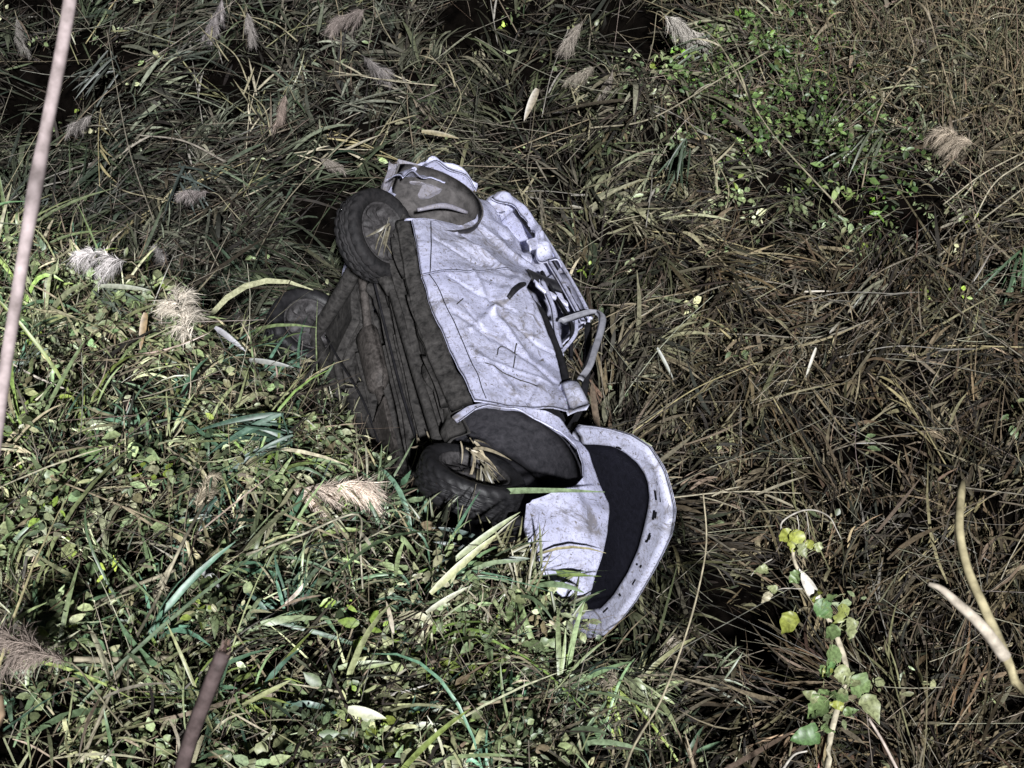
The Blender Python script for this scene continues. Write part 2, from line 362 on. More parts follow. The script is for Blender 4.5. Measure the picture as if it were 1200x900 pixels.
def build_car():
    # --- right side panels (the side that faces up)
    fd = coons([(-.25, .09), (.06, .09), (.36, .12), (.82, .17)], [(-.52, .94), (-.40, .87), (-.27, .79), (-.16, .83), (.15, .85), (.40, .85), (.79, .77)],
               [(-.25, .09), (-.30, .40), (-.40, .64), (-.52, .94)], [(.82, .17), (.835, .39), (.825, .57), (.79, .77)], 110, 80)
    door = side_panel('front_door', fd, M_paint)
    rd = coons([(-.78, .13), (-.52, .11), (-.25, .09)], [(-.955, .66), (-.93, .84), (-.86, .96), (-.72, 1.06), (-.60, 1.02), (-.52, .94)],
               [(-.78, .13), (-.85, .34), (-.912, .53), (-.955, .66)], [(-.25, .09), (-.30, .40), (-.40, .64), (-.52, .94)], 70, 80)
    side_panel('rear_door', rd, M_paint, .008)
    # rear door's lower seam, a dark pressed groove, and the torn skin along the pillar
    seam = np.array([(-.80, .27), (-.66, .235), (-.52, .20), (-.27, .145)])
    tube_part('door_seam', [(x, float(ysurf(x, z))-.001, z) for x, z in resample(seam, 9)], .0034, M_dark, car, 6, 3)
    seam = np.array([(-.25, .135), (-.05, .165), (.15, .185), (.40, .215), (.80, .24)])
    tube_part('door_seam', [(x, float(ysurf(x, z))-.001, z) for x, z in resample(seam, 13)], .0030, M_dark, car, 6, 3)
    # handle: a dark pull standing proud of the front door's rear edge
    hp = [(-.085, .60), (-.15, .655), (-.22, .72), (-.285, .775)]
    nb = NB(); path_tube(nb, smooth_path([(x, float(ysurf(x, z))-o, z) for (x, z), o in zip(hp, (.004, .03, .032, .006))], 5), [.014, .018, .018, .014], 8)
    link('door_handle', nb.mesh('door_handle'), M_dark, door)
    # stamped latch marks on the door skin
    for a in ([(.43, .40), (.36, .43), (.33, .47), (.345, .51), (.40, .535)], [(.30, .56), (.55, .47)], [(.52, .30), (.62, .52), (.65, .60)], [(-.04, .30), (.03, .24)]):
        tube_part('dent_crease', [(x, float(ysurf(x, z))+.000, z) for x, z in resample(np.array(a), 7)], .004, M_under, door, 6, 2)
    # rocker panel, rolled under and caked in mud
    rk = coons([(-.80, .05), (-.3, .02), (.2, .01), (.86, .05)], [(-.79, .125), (-.25, .085), (.06, .085), (.36, .115), (.83, .165)],
               [(-.80, .05), (-.79, .125)], [(.86, .05), (.83, .165)], 50, 8)
    P = np.stack([rk[..., 0], ysurf(rk[..., 0], rk[..., 1])+.012+.03*np.clip((.09-rk[..., 1])/.1, 0, 1)**2, rk[..., 1]], -1)
    P[..., 1] += .003*cn2(P[..., 0], P[..., 2]*2); sheet('rocker_panel', P, M_under)
    # --- rear quarter around its wheel arch, crumpled
    inner = [(-.785, .10), (-.79, .16), (-.85, .34), (-.912, .54), (-1.02, .66), (-1.15, .725), (-1.28, .72), (-1.37, .60), (-1.36, .40), (-1.25, .22), (-1.16, .14)]
    outer = [(-.775, .09), (-.78, .17), (-.85, .36), (-.93, .66), (-.93, .84), (-.74, 1.09), (-1.10, 1.16), (-1.38, 1.10), (-1.50, .90), (-1.53, .66), (-1.58, .46), (-1.48, .28), (-1.30, .10)]
    I, O = resample(inner, 70), resample(outer, 70); v = np.linspace(0, 1, 14)[None, :, None]; S = I[:, None]*(1-v)+O[:, None]*v
    y = ysurf(S[..., 0], S[..., 1]); far = np.clip((-1.0-S[..., 0])/.5, 0, 1)
    y = y-.10*far*np.clip(1-v[..., 0]*1.2, 0, 1)+far*(.028*cn1(S[..., 0]*1.5, S[..., 1]*1.5)+.012*np.abs(cn2(S[..., 0], S[..., 1]))+.12*v[..., 0]**2)+.05*np.abs(cn2(S[..., 0], S[..., 1]*.6))*np.clip((S[..., 1]-.75)*4, 0, 1)
    sheet('rear_quarter_panel', np.stack([S[..., 0], y, S[..., 1]], -1), M_paint)
    # buckled skin running from the arch up to the roof rail
    lo = smooth_path([(-1.46, -.60, .93), (-1.30, -.66, 1.04), (-1.05, -.68, 1.09), (-.86, -.70, 1.06), (-.70, -.715, 1.05)], 6); hi = smooth_path([(-1.52, -.60, 1.03), (-1.32, -.655, 1.12), (-1.05, -.68, 1.16), (-.86, -.685, 1.18), (-.64, -.69, 1.215)], 6); q = np.linspace(0, 1, 12)[None, :, None]
    P = lo[:, None]*(1-q)+hi[:, None]*q; P[..., 1] += -.035*np.sin(q[..., 0]*pi)+.018*np.abs(cn2(P[..., 0]*.8, P[..., 2]))+.012*cn2(P[..., 2], P[..., 0]); sheet('rear_pillar_skin', P, M_paint)
    # folded flap of skin over the arch and tail
    t = np.linspace(0, 1, 24)[:, None]; w = np.linspace(0, 1, 8)[None]
    X = -1.36-.14*np.sin(t*pi)+.0*w-.05*w; Z = .22+.52*t+.03*np.sin(t*9)+.0*w; Yf = -.70-.06*np.sin(t*pi)-.07*np.sin(w*pi)+.12*w+.015*np.sin(t*21+w*4)
    sheet('torn_skin', np.stack([X+0*w, Yf, Z+0*w], -1), M_paint)
    box_mesh('rear_bumper', (.16, .40, .42), M_grey_metal, (-1.50, -.50, .40), (.1, .3, .15), bev=.05, jitter=.014)
    tl = coons([(-1.30, .10), (-1.42, .12)], [(-1.36, 1.0), (-1.40, 1.02)], [(-1.30, .10), (-1.48, .28), (-1.58, .46), (-1.53, .66), (-1.50, .84), (-1.36, 1.0)], [(-1.40, .12), (-1.40, 1.02)], 3, 24)[0]
    yy = np.linspace(0, 1, 22)[:, None, None]; base = np.stack([tl[:, 0], np.full(24, -.58), tl[:, 1]], -1)[None]; end = np.stack([np.full(24, -1.42), np.full(24, .74), tl[:, 1]*.95+.04], -1)[None]
    P = base*(1-yy)+end*yy; P[..., 0] += .05*cn2(P[..., 1], P[..., 2])-.06*np.sin(yy[..., 0]*pi); sheet('tailgate', P, M_paint, thick=.015, tdir=(1, 0, 0))
    # --- front wing: ring of skin around the arch, then the nose
    inner = [(.955, .06), (.90, .15), (.875, .235), (.868, .395), (.918, .535), (.985, .655), (1.085, .715), (1.20, .72), (1.315, .695), (1.39, .62), (1.44, .51), (1.50, .37), (1.518, .327)]
    outer = [(.90, .04), (.85, .13), (.834, .23), (.828, .50), (.86, .70), (1.0, .79), (1.10, .815), (1.237, .815), (1.452, .825), (1.63, .77), (1.80, .69), (1.985, .60), (1.98, .44), (1.86, .31), (1.68, .25), (1.53, .30)]
    I = resample(inner, 110)
    k = np.linspace(0, 1, 110); O = resample(outer, 400); d = np.r_[0, np.cumsum(np.linalg.norm(np.diff(O, axis=0), axis=1))]; d /= d[-1]
    kk = np.interp(k, [0, .26, .60, .86, 1], [0, .22, .45, .80, 1]); O = np.stack([np.interp(kk, d, O[:, i]) for i in (0, 1)], 1)
    v = np.linspace(0, 1, 18)[None, :, None]; S = I[:, None]*(1-v)+O[:, None]*v
    y = ysurf(S[..., 0], S[..., 1])-.02*np.exp(-(v[..., 0]/.12)**2)+.004*cn2(S[..., 0], S[..., 1])-.02*crease(S[..., 0], S[..., 1], (1.45, .62), (1.95, .55), .06)
    y = y+.05*np.clip((1.1-S[..., 0])/.2, 0, 1)*np.clip((S[..., 1]-.3)*3, 0, 1)*np.clip((S[..., 0]-.84)*8, 0, 1)
    sheet('front_wing', np.stack([S[..., 0], y, S[..., 1]], -1), M_paint)
    # --- wheel arch liners: half drums with a back wall
    def liner(name, cx, cz, r, y0, y1, mat, a0=-.35, a1=pi+.35, squash=1.0):
        th = np.linspace(a0, a1, 34)[:, None]; w = np.linspace(0, 1, 7)[None]
        rr = r*(1-.06*w); P = np.stack([cx+rr*np.cos(th)*squash, (y0+(y1-y0)*w)+0*th, cz+rr*np.sin(th)], -1)
        o = sheet(name, P, mat, thick=.012, tdir=(0, .0, 1))
        q = np.linspace(0, 1, 10)[None]; B = np.stack([cx+r*.95*np.cos(th)*q*squash, y1-.06*np.sin(q*pi)+0*th, cz+r*.95*np.sin(th)*q], -1)
        sheet('liner_wall', B, mat, o, .012, (0, 1, 0))
    liner('wheel_arch_liner', 1.20, .30, .41, -.775, -.45, M_liner, -.25, pi+.5)
    liner('wheel_arch_liner', -1.09, .32, .37, -.76, -.34, M_well, -.4, pi+.4, .9)
    # bent bracket across the rear arch
    tube_part('bracket', [(-1.12, -.62, .30), (-1.16, -.66, .48), (-1.17, -.63, .66)], [.012, .02, .012], M_grey_metal)
    # --- crushed roof, pillars and window frames
    rail = [(-1.50, -.62, 1.02), (-1.30, -.66, 1.10), (-.91, -.69, 1.165), (-.46, -.69, 1.235), (-.20, -.68, 1.27), (.20, -.60, 1.16), (.62, -.62, .98), (.84, -.66, .82)]
    RP = smooth_path(rail[:5], 6); m = len(RP); yy = np.linspace(0, 1, 26)[None, :, None]
    endp = np.stack([np.linspace(-1.5, -.1, m), np.full(m, .66), np.full(m, 1.20)], -1)
    P = RP[:, None]*(1-yy)+endp[:, None]*yy; P[..., 2] += -.10*np.sin(yy[..., 0]*pi)+.03*cn2(P[..., 0], P[..., 1])+.04*np.sin(P[..., 0]*5+1); P[..., 2][:, 0] = RP[:, 2]
    sheet('roof', P, M_paint, thick=.02, tdir=(0, 0, -1))
    def strip(name, pts, w, mat, parent=car, n=6, wdir=(0, 0, 1), thick=.02):
        p = smooth_path(pts, n); wd = np.asarray(wdir, float)*w/2
        P = np.stack([p-wd, p+wd*.0+np.array([0, -.008, 0]), p+wd], 1); return sheet(name, P, mat, parent, thick, (0, 1, 0))
    strip('roof_rail', rail[:5], .032, M_paint); strip('roof_rail', [(x, y+.03, z-.035) for x, y, z in rail[1:5]], .035, M_dark)
    strip('windscreen_pillar', [(-.16, -.66, 1.25), (.20, -.62, 1.15), (.58, -.64, .98), (.84, -.68, .80)], .045, M_dark)
    strip('window_frame', [(-.70, -.70, 1.105), (-.46, -.715, 1.13), (-.215, -.72, 1.155), (-.10, -.715, 1.175)], .028, M_paint)
    strip('window_frame', [(-.62, -.66, 1.05), (-.40, -.69, 1.05), (-.10, -.70, 1.09), (.10, -.70, 1.03), (.24, -.70, .99)], .024, M_dark)
    strip('window_frame', [(-.47, -.71, .985), (-.30, -.70, 1.0), (-.20, -.69, 1.005), (.0, -.70, .96), (.19, -.71, .93)], .034, M_paint)
    strip('window_frame', [(-.15, -.70, 1.14), (.02, -.71, 1.08), (.17, -.71, .96), (.24, -.73, .90)], .026, M_paint)
    strip('window_frame', [(-.42, -.72, .92), (-.36, -.70, 1.0), (-.33, -.69, 1.08), (-.30, -.68, 1.13)], .05, M_paint, wdir=(1, 0, 0))
    strip('centre_pillar', [(-.50, -.72, .90), (-.50, -.69, 1.0), (-.48, -.68, 1.10), (-.46, -.67, 1.20)], .09, M_dark, wdir=(1, 0, 0))
    strip('rear_pillar', [(-.80, -.72, .98), (-.86, -.70, 1.05), (-.92, -.68, 1.15)], .10, M_paint, wdir=(1, 0, 0))
    strip('window_seal', [(-.26, -.735, .80), (-.12, -.735, .87), (.16, -.735, .885), (.42, -.735, .875), (.70, -.735, .80)], .05, M_dark)
    # bent door-window frame springing out of the wreck
    strip('bent_window_frame', [(.0, -.79, .96), (-.07, -.80, 1.10), (-.105, -.81, 1.20), (-.06, -.82, 1.245), (.08, -.82, 1.19), (.25, -.81, 1.10), (.40, -.80, 1.02), (.50, -.79, .94)], .042, M_trim, wdir=(.35, 0, .85), thick=.03)
    # door mirror: folded shell at the front of the window
    nb = [(.585, .775), (.56, .83), (.55, .895)], [(.80, .775), (.77, .83), (.735, .915)]
    A = resample(nb[0], 8); Bq = resample(nb[1], 8); v = np.linspace(0, 1, 10)[:, None, None]; S = A[None]*(1-v)+Bq[None]*v
    q = np.linspace(0, 1, 8)[None]; vv = np.linspace(0, 1, 10)[:, None]
    sheet('mirror_cap', np.stack([S[..., 0], -.80-.045*np.sin(q*pi)*np.sin(vv*pi*.9+.15)+0*vv, S[..., 1]], -1), M_paint_in, thick=.05)
    # --- cabin seen through the broken windows
    box_mesh('seat', (.45, .46, .16), M_dark, (.05, -.36, .50), (0, .1, 0), bev=.05); box_mesh('seat_back', (.16, .46, .60), M_dark, (-.24, -.36, .78), (0, -.3, 0), bev=.06)
    box_mesh('dashboard', (.30, 1.30, .30), M_dark, (.70, 0, .72), bev=.06)
    # --- left side, underneath
    xs = np.linspace(-1.45, 1.75, 40)[:, None]; zs = np.linspace(.10, .86, 14)[None]
    sheet('side_panel', np.stack([xs+0*zs, .80-.08*np.clip((zs-.5)*2, 0, 1)**2-.12*np.clip(xs-1.3, 0, 1)+.012*cn1(xs+0*zs, zs+0*xs), zs+0*xs], -1), M_paint_mud, thick=.014, tdir=(0, -1, 0))
    # --- bonnet thrown open, seen from its underside
    a = radians(25); o0 = np.array([.88, 0, .80]); ux = np.array([cos(a), 0, sin(a)]); uy = np.array([0, 1, 0]); un = np.cross(ux, uy)     # un points away from the roof side
    if un[2] > 0: un = -un
    outl = [(.01, -.775), (.10, -.85), (.19, -.915), (.31, -.985), (.437, -1.02), (.583, -.985), (.70, -.91), (.765, -.86), (.825, -.735), (.848, -.58), (.862, -.43), (.875, -.20), (.868, .0), (.84, .16), (.76, .30), (.60, .40), (.40, .42), (.20, .38), (.02, .28)]
    inl = [(.10, -.70), (.165, -.765), (.26, -.845), (.34, -.875), (.43, -.885), (.50, -.872), (.545, -.845), (.60, -.78), (.632, -.70), (.67, -.59), (.708, -.475), (.735, -.30), (.74, -.10), (.72, .05), (.65, .17), (.54, .26), (.38, .29), (.24, .26), (.10, .20)]
    def loop(p, n=120):
        p = np.asarray(p+[p[0]], float); return resample(p, n)
    Oo, Ii = loop(outl), loop(inl); prof = [(0., .0), (.03, .012), (.10, .026), (.25, .030), (.55, .018), (.8, .022), (.93, .020), (1., .002)]
    def to3(p2, hgt): return o0+p2[..., :1]*ux+p2[..., 1:2]*uy+np.asarray(hgt)[..., None]*un+.05*np.sin(p2[..., :1]*3.2)*un*-1+.03*((p2[..., 1:2]+.3)**2)*un
    P = np.stack([to3(Oo*(1-w)+Ii*w, np.full(len(Oo), h)) for w, h in prof], 1)
    hood = sheet('bonnet', P, M_paint_in, thick=.012, tdir=-un)
    # outer skin and black felt liner
    c2 = np.array([.42, -.28]); q = np.linspace(1, 0, 12)[None, :, None]
    S = c2+(Ii[:, None]-c2)*q*1.02; sheet('bonnet_liner', to3(S, .004+.010*np.sin((1-q[..., 0])*pi)+0*S[..., 0]), M_felt, hood, .008, -un)
    S = c2+(Oo[:, None]-c2)*q*.995; sheet('bonnet_skin', to3(S, -.020-.04*(1-q[..., 0]**2)+0*S[..., 0]), M_paint_in, hood, .004, -un)
    # punched slots in the bonnet frame
    Mi = Oo*.48+Ii*.52; nrm2 = unit(Ii-Oo)
    for k in sorted(random.sample(range(6, 76), 20)):
        for jj in range(random.choice((1, 1, 1, 2))):
            p = Mi[k]+nrm2[k]*random.uniform(-.035, .035); tdir2 = unit(Mi[(k+1) % 120]-Mi[k-1]); L = random.uniform(.005, .030)
            t = np.linspace(-L, L, 4)[:, None, None]; w = np.linspace(-.006, .006, 3)[None, :, None]*random.uniform(.4, 1.5)
            sheet('slot', to3(p+tdir2*t+nrm2[k]*w, np.full((4, 3), .0235)), M_dark, hood, .003, un)
    # --- nose: radiator panel, engine, lamp
    box_mesh('engine', (.55, .80, .45), M_dark, (1.33, .05, .50), (0, 0, .05), bev=.06, jitter=.012)
    box_mesh('radiator_panel', (.10, 1.10, .40), M_dark, (1.76, .06, .48), (0, .1, .0), bev=.03)
    box_mesh('bumper_remnant', (.16, .50, .20), M_dark, (1.72, -.28, .18), (.2, .3, .4), bev=.05, jitter=.01)
    # --- underside
    nx, ny = 90, 150; X, Y = np.meshgrid(np.linspace(-.88, 1.0, nx), np.linspace(-.74, .76, ny), indexing='ij')
    Zf = .125+0*X
    Zf = Zf+.13*np.exp(-((Y-.02-.03*X)/.10)**4)                                    # tunnel (recessed)
    for yc, w, hgt in ((-.60, .05, .055), (-.45, .022, .025), (-.34, .022, .03), (-.22, .03, .04), (.20, .03, .045), (.33, .02, .03), (.47, .022, .03), (.60, .05, .055)):
        e = np.abs(Y-yc-.05*X*np.sign(yc)-.006*np.sin(X*3+yc*7))/w; Zf = Zf-hgt*np.clip(1.6-e, 0, 1)
    Zf = Zf+.006*cn2(X*.5, Y*1.2)+.003*cn3(X*.5, Y)-.015*np.maximum(0, cn1(X, Y)-.8)
    Zf = Zf-.05*np.exp(-((X+.80)/.06)**2)-.04*np.exp(-((X-.90)/.07)**2)
    floor = sheet('floor_pan', np.stack([X, Y, Zf], -1), M_under, thick=.02, tdir=(0, 0, 1))
    tube_part('exhaust_pipe', [(1.0, .05, .07), (.55, .03, .05), (.1, .02, .055), (-.35, .04, .06), (-.65, -.06, .05), (-.9, -.14, .04), (-1.2, -.1, .08)], .027, M_under2)
    th = np.linspace(0, 2*pi, 20)[:, None]; l = np.linspace(0, 1, 9)[None]; rr = .085*np.minimum(1, np.minimum(l, 1-l)*7+.35)
    sheet('muffler', np.stack([-.62+.55*l+0*th, .02+rr*1.25*np.cos(th), .06+rr*np.sin(th)*.75], -1), M_under2, thick=.004, tdir=(0, 0, 1))
    for yc in (-.52, .52): tube_part('chassis_rail', [(-.95, yc*.9, .03), (-.5, yc*.95, .035), (.2, yc, .03), (.95, yc*1.03, .04)], .030, M_under, sides=6)
    tube_part('brake_line', [(.9, -.30, .055), (.3, -.29, .035), (-.2, -.28, .04), (-.75, -.33, .02)], .008, M_dark, sides=6)
    tube_part('handbrake_cable', [(.4, .12, .03), (-.1, .16, .0), (-.6, .30, -.03), (-1.0, .45, -.02)], .007, M_dark, sides=6)
    box_mesh('fuel_tank', (.50, .62, .15), M_under, (-.95, .30, .09), (0, .08, .06), bev=.05, jitter=.01)
    box_mesh('front_subframe', (.16, 1.0, .09), M_under2, (.98, .0, .10), (0, 0, .04), bev=.025, jitter=.006)
    box_mesh('heat_shield', (.46, .26, .015), M_under2, (.35, .03, .02), (.06, 0, .03), bev=.005, jitter=.01)
    for k, (yc, w, x0, x1, h, sk) in enumerate(((-.70, .045, -.72, .30, .05, .0), (-.64, .05, -.40, .84, .03, .015), (-.555, .05, -.60, .80, .06, .02), (-.47, .04, -.35, .5, .02, .025), (-.39, .06, -.55, .78, .045, .03), (-.31, .035, -.2, .85, .02, .03), (-.235, .055, -.5, .70, .05, .03), (-.13, .045, -.3, .8, .02, .02), (.16, .07, -.55, .8, .05, -.01), (.28, .08, -.4, .82, .03, -.02), (.42, .07, -.5, .8, .055, -.03), (.62, .09, -.7, .8, .04, -.02))):
        t = np.linspace(0, 1, 12)[:, None]; q = np.linspace(0, 1, 7)[None]; X = x0+(x1-x0)*t+0*q
        pr = np.interp(q, [0, .2, .35, .65, .8, 1], [0, .1, 1, 1, .1, 0]); sheet('floor_rib', np.stack([X, yc+sk*X*2+w*(q-.5)+.004*np.sin(t*7+k), .125-(h+.045)*pr*(1-.10*np.maximum(0, np.sin(t*9+k*2.3)))+.006*np.sin(t*5+k*2)], -1), M_under, floor, .008, (0, 0, 1), False)
    # torn sill flanges hanging off the floor
    for k, (x0, x1, yc) in enumerate(((-.70, -.30, -.70), (-.15, .30, -.72), (.35, .78, -.70))):
        t = np.linspace(0, 1, 14)[:, None]; w = np.linspace(0, 1, 5)[None]; X = x0+(x1-x0)*t+0*w
        sheet('sill_flange', np.stack([X, yc+.012*np.sin(t*4+k)+.015*w, .06-.045*w*(1+.25*np.sin(t*3+k))], -1), M_under, thick=.006)
    # rear axle beam, torn loose with its two wheels
    tube_part('rear_axle', [(-.80, -.58, -.03), (-.93, -.35, -.02), (-1.0, .0, -.02), (-1.10, .40, -.03), (-1.20, .66, -.03)], [.045, .05, .055, .05, .045], M_under)
    tube_part('trailing_arm', [(-.80, -.55, -.03), (-.62, -.50, -.02), (-.40, -.50, .03)], [.05, .045, .04], M_under)
    tube_part('trailing_arm', [(-1.18, .62, -.03), (-.8, .56, .0), (-.50, .52, .03)], [.045, .04, .04], M_under)
    tube_part('spring', [(-.98+.045*cos(k*1.1), -.46+.045*sin(k*1.1), -.02+.006*k) for k in range(30)], .008, M_dark, sides=6, n=2)
    tube_part('damper', [(-.86, -.48, .02), (-.95, -.52, .30)], [.028, .022], M_dark)
    tube_part('track_rod', [(1.18, -.50, .13), (1.16, -.2, .12), (1.10, .2, .12)], .016, M_dark); tube_part('suspension_arm', [(1.05, -.25, .08), (1.15, -.45, .08), (1.26, -.62, .08)], [.04, .035, .03], M_under2)

    # --- wheels
    def tyre_mesh():
        prof = [(.195, .060), (.200, .078), (.225, .092), (.255, .094), (.276, .088), (.286, .074), (.290, .056), (.290, .050), (.281, .048), (.281, .042), (.291, .040), (.292, .022), (.292, .016), (.282, .014), (.282, .006), (.292, .004)]
        prof = prof+[(r, -w) for r, w in prof[::-1]]; n = 96; th = np.linspace(0, 2*pi, n, endpoint=False); V = []; k = len(prof)
        for i, t in enumerate(th):
            for r, w in prof:
                rr = r
                if r > .27 and (i+int(abs(w)*60)) % 4 == 0: rr -= .014
                V.append((rr*cos(t), rr*sin(t), w))
        Q = [[i*k+j, i*k+(j+1) % k, ((i+1) % n)*k+(j+1) % k, ((i+1) % n)*k+j] for i in range(n) for j in range(k)]
        return mesh_np('tyre', V, Q)
    def rim_mesh():
        # barrel, dished disc with vent holes at the rim, hub cap and brake drum
        n = 60; prof = [(.198, .075), (.188, .080), (.182, .068), (.176, .045), (.150, .030), (.120, .036), (.085, .046), (.060, .034), (.052, .052), (.030, .058), (.001, .058)]
        th = np.linspace(0, 2*pi, n, endpoint=False); V = []; k = len(prof)
        for i, t in enumerate(th):
            for j, (r, w) in enumerate(prof):
                if j in (4, 5) and (i % 6) in (0, 1): w -= .04
                if j == 7 and i % 15 < 4: w += .016
                V.append((r*cos(t), r*sin(t), w))
        Q = [[i*k+j, i*k+j+1, ((i+1) % n)*k+j+1, ((i+1) % n)*k+j] for i in range(n) for j in range(k-1)]
        m = len(V); back = [(.198, .075), (.186, .0), (.192, -.075), (.182, -.070), (.178, -.01), (.125, -.005), (.120, -.070), (.112, -.078), (.05, -.080), (.045, -.10), (.001, -.10)]; k2 = len(back)
        for i, t in enumerate(th):
            for r, w in back: V.append((r*cos(t), r*sin(t), w))
        Q += [[m+i*k2+j+1, m+i*k2+j, m+((i+1) % n)*k2+j, m+((i+1) % n)*k2+j+1] for i in range(n) for j in range(k2-1)]
        return mesh_np('rim', V, Q)
    tm, rm = tyre_mesh(), rim_mesh(); tm.materials.append(M_rubber)
    for name, c, ax in (('wheel', (-.775, -.62, -.045), cam_dir_to_car((.76, -.22, -.61))), ('wheel', (-1.23, .60, -.07), cam_dir_to_car((.45, -.45, -.77))),
                        ('wheel', (1.28, -.66, .09), cam_dir_to_car((.33, -.90, -.28))), ('wheel', (1.22, .70, .22), np.array([0, 1., 0]))):
        w = link('wheel', rm, M_rim, car); q = Vector(ax).to_track_quat('Z', 'Y'); w.rotation_mode = 'QUATERNION'; w.rotation_quaternion = q; w.location = c
        if c[0] > 1 or c[1] > .5:
            tf = link('tyre', tm.copy(), None, w); tf.data.materials.clear(); tf.data.materials.append(M_rubber_dark)
        else: link('tyre', tm, M_rubber, w)
build_car()

# ------------------------------------------------------------------ vegetation
def pick(pal, n, w=None, jit=.22):
    pal = np.asarray(pal, float); i = rng.choice(len(pal), n, p=None if w is None else np.asarray(w)/np.sum(w))
    return pal[i]*np.exp(rng.normal(0, jit, (n, 1)))*np.exp(rng.normal(0, .05, (n, 3)))
def in_view(x, y, m=.25):
    z = height(x, y)+.15; P = np.stack([x, y, z], -1)-CAM; dz = P@F_; u = P@R_/dz*FPX; v = P@D_/dz*FPX
    return (np.abs(u) < 600*(1+m)) & (np.abs(v) < 450*(1+m)) & (dz > 1)
CI = CW.T
def car_clear(P, pad=.02):
    """mask of points outside the car's bulk"""
    q = (P-CO)@CW
    inside = (q[:, 0] > -1.5-pad) & (q[:, 0] < 1.75) & (q[:, 1] > -.80-pad) & (q[:, 1] < .8) & (q[:, 2] > .0-pad) & (q[:, 2] < 1.2+pad)
    return ~inside
def clear_ribbon(base, dirn, L, bend=0):
    ok = np.ones(len(base), bool)
    for t in (.5, 1.):
        q = base+dirn*(L*t)[:, None]
        for pt in PITS[:2]: ok &= np.hypot(q[:, 0]-pt[0], q[:, 1]-pt[1]) > .27
    for t in (0, .35, .7, 1.): ok &= car_clear(base+dirn*(L*t)[:, None]+(bend*(t*t)*L[:, None] if not np.isscalar(bend) else 0))
    return ok
def scatter(n, x0=-5.5, x1=5.5, y0=1.8, y1=13.2):
    x = rng.uniform(x0, x1, n); y = rng.uniform(y0, y1, n); m = in_view(x, y); return x[m], y[m]
flow = Noise(2.6, 31); clump = Noise(.55, 32); green = Noise(1.9, 33); clump2 = Noise(.30, 34)
DEAD = [(.13, .12, .095), (.085, .076, .06), (.19, .178, .145), (.055, .048, .04), (.25, .235, .19), (.10, .08, .062)]
OLIVE = [(.06, .067, .042), (.085, .088, .058), (.042, .052, .036), (.12, .12, .08)]
GREEN = [(.05, .075, .042), (.08, .11, .06), (.035, .06, .045), (.11, .14, .08)]

def dir_from(az, el): return np.stack([np.cos(az)*np.cos(el), np.sin(az)*np.cos(el), np.sin(el)], -1)
OLD_SHADE = [(.022, .019, .015), (.014, .012, .010), (.036, .031, .024), (.022, .024, .017)]  # rotted blades, darkened to paint the shade deep in the mat
def zone(x, y): return np.clip((x-.75)*1.6, 0, 1)*np.clip((9.6-y)*1.2, 0, 1)      # brown, finer litter beyond the car roof
def litter_tint(x, y, n, s):
    z = zone(x, y); tone = green(x, y)-1.5*z+np.where(x < -.5, .35, 0)+np.where(y > 9, .2, 0)+rng.normal(0, .45, n)
    c = np.where((tone > .45)[:, None], pick(OLIVE, n), pick(DEAD, n, [3, 3, 2.5, 2, 1, 2]))
    c = .76*c*np.array([1.03, 1.05, .92])*(1+z[:, None]*np.array([.10, -.01, -.10]))*(1+np.clip(-x-.3, 0, 1)[:, None]*np.array([-.22, -.10, -.02])); return c
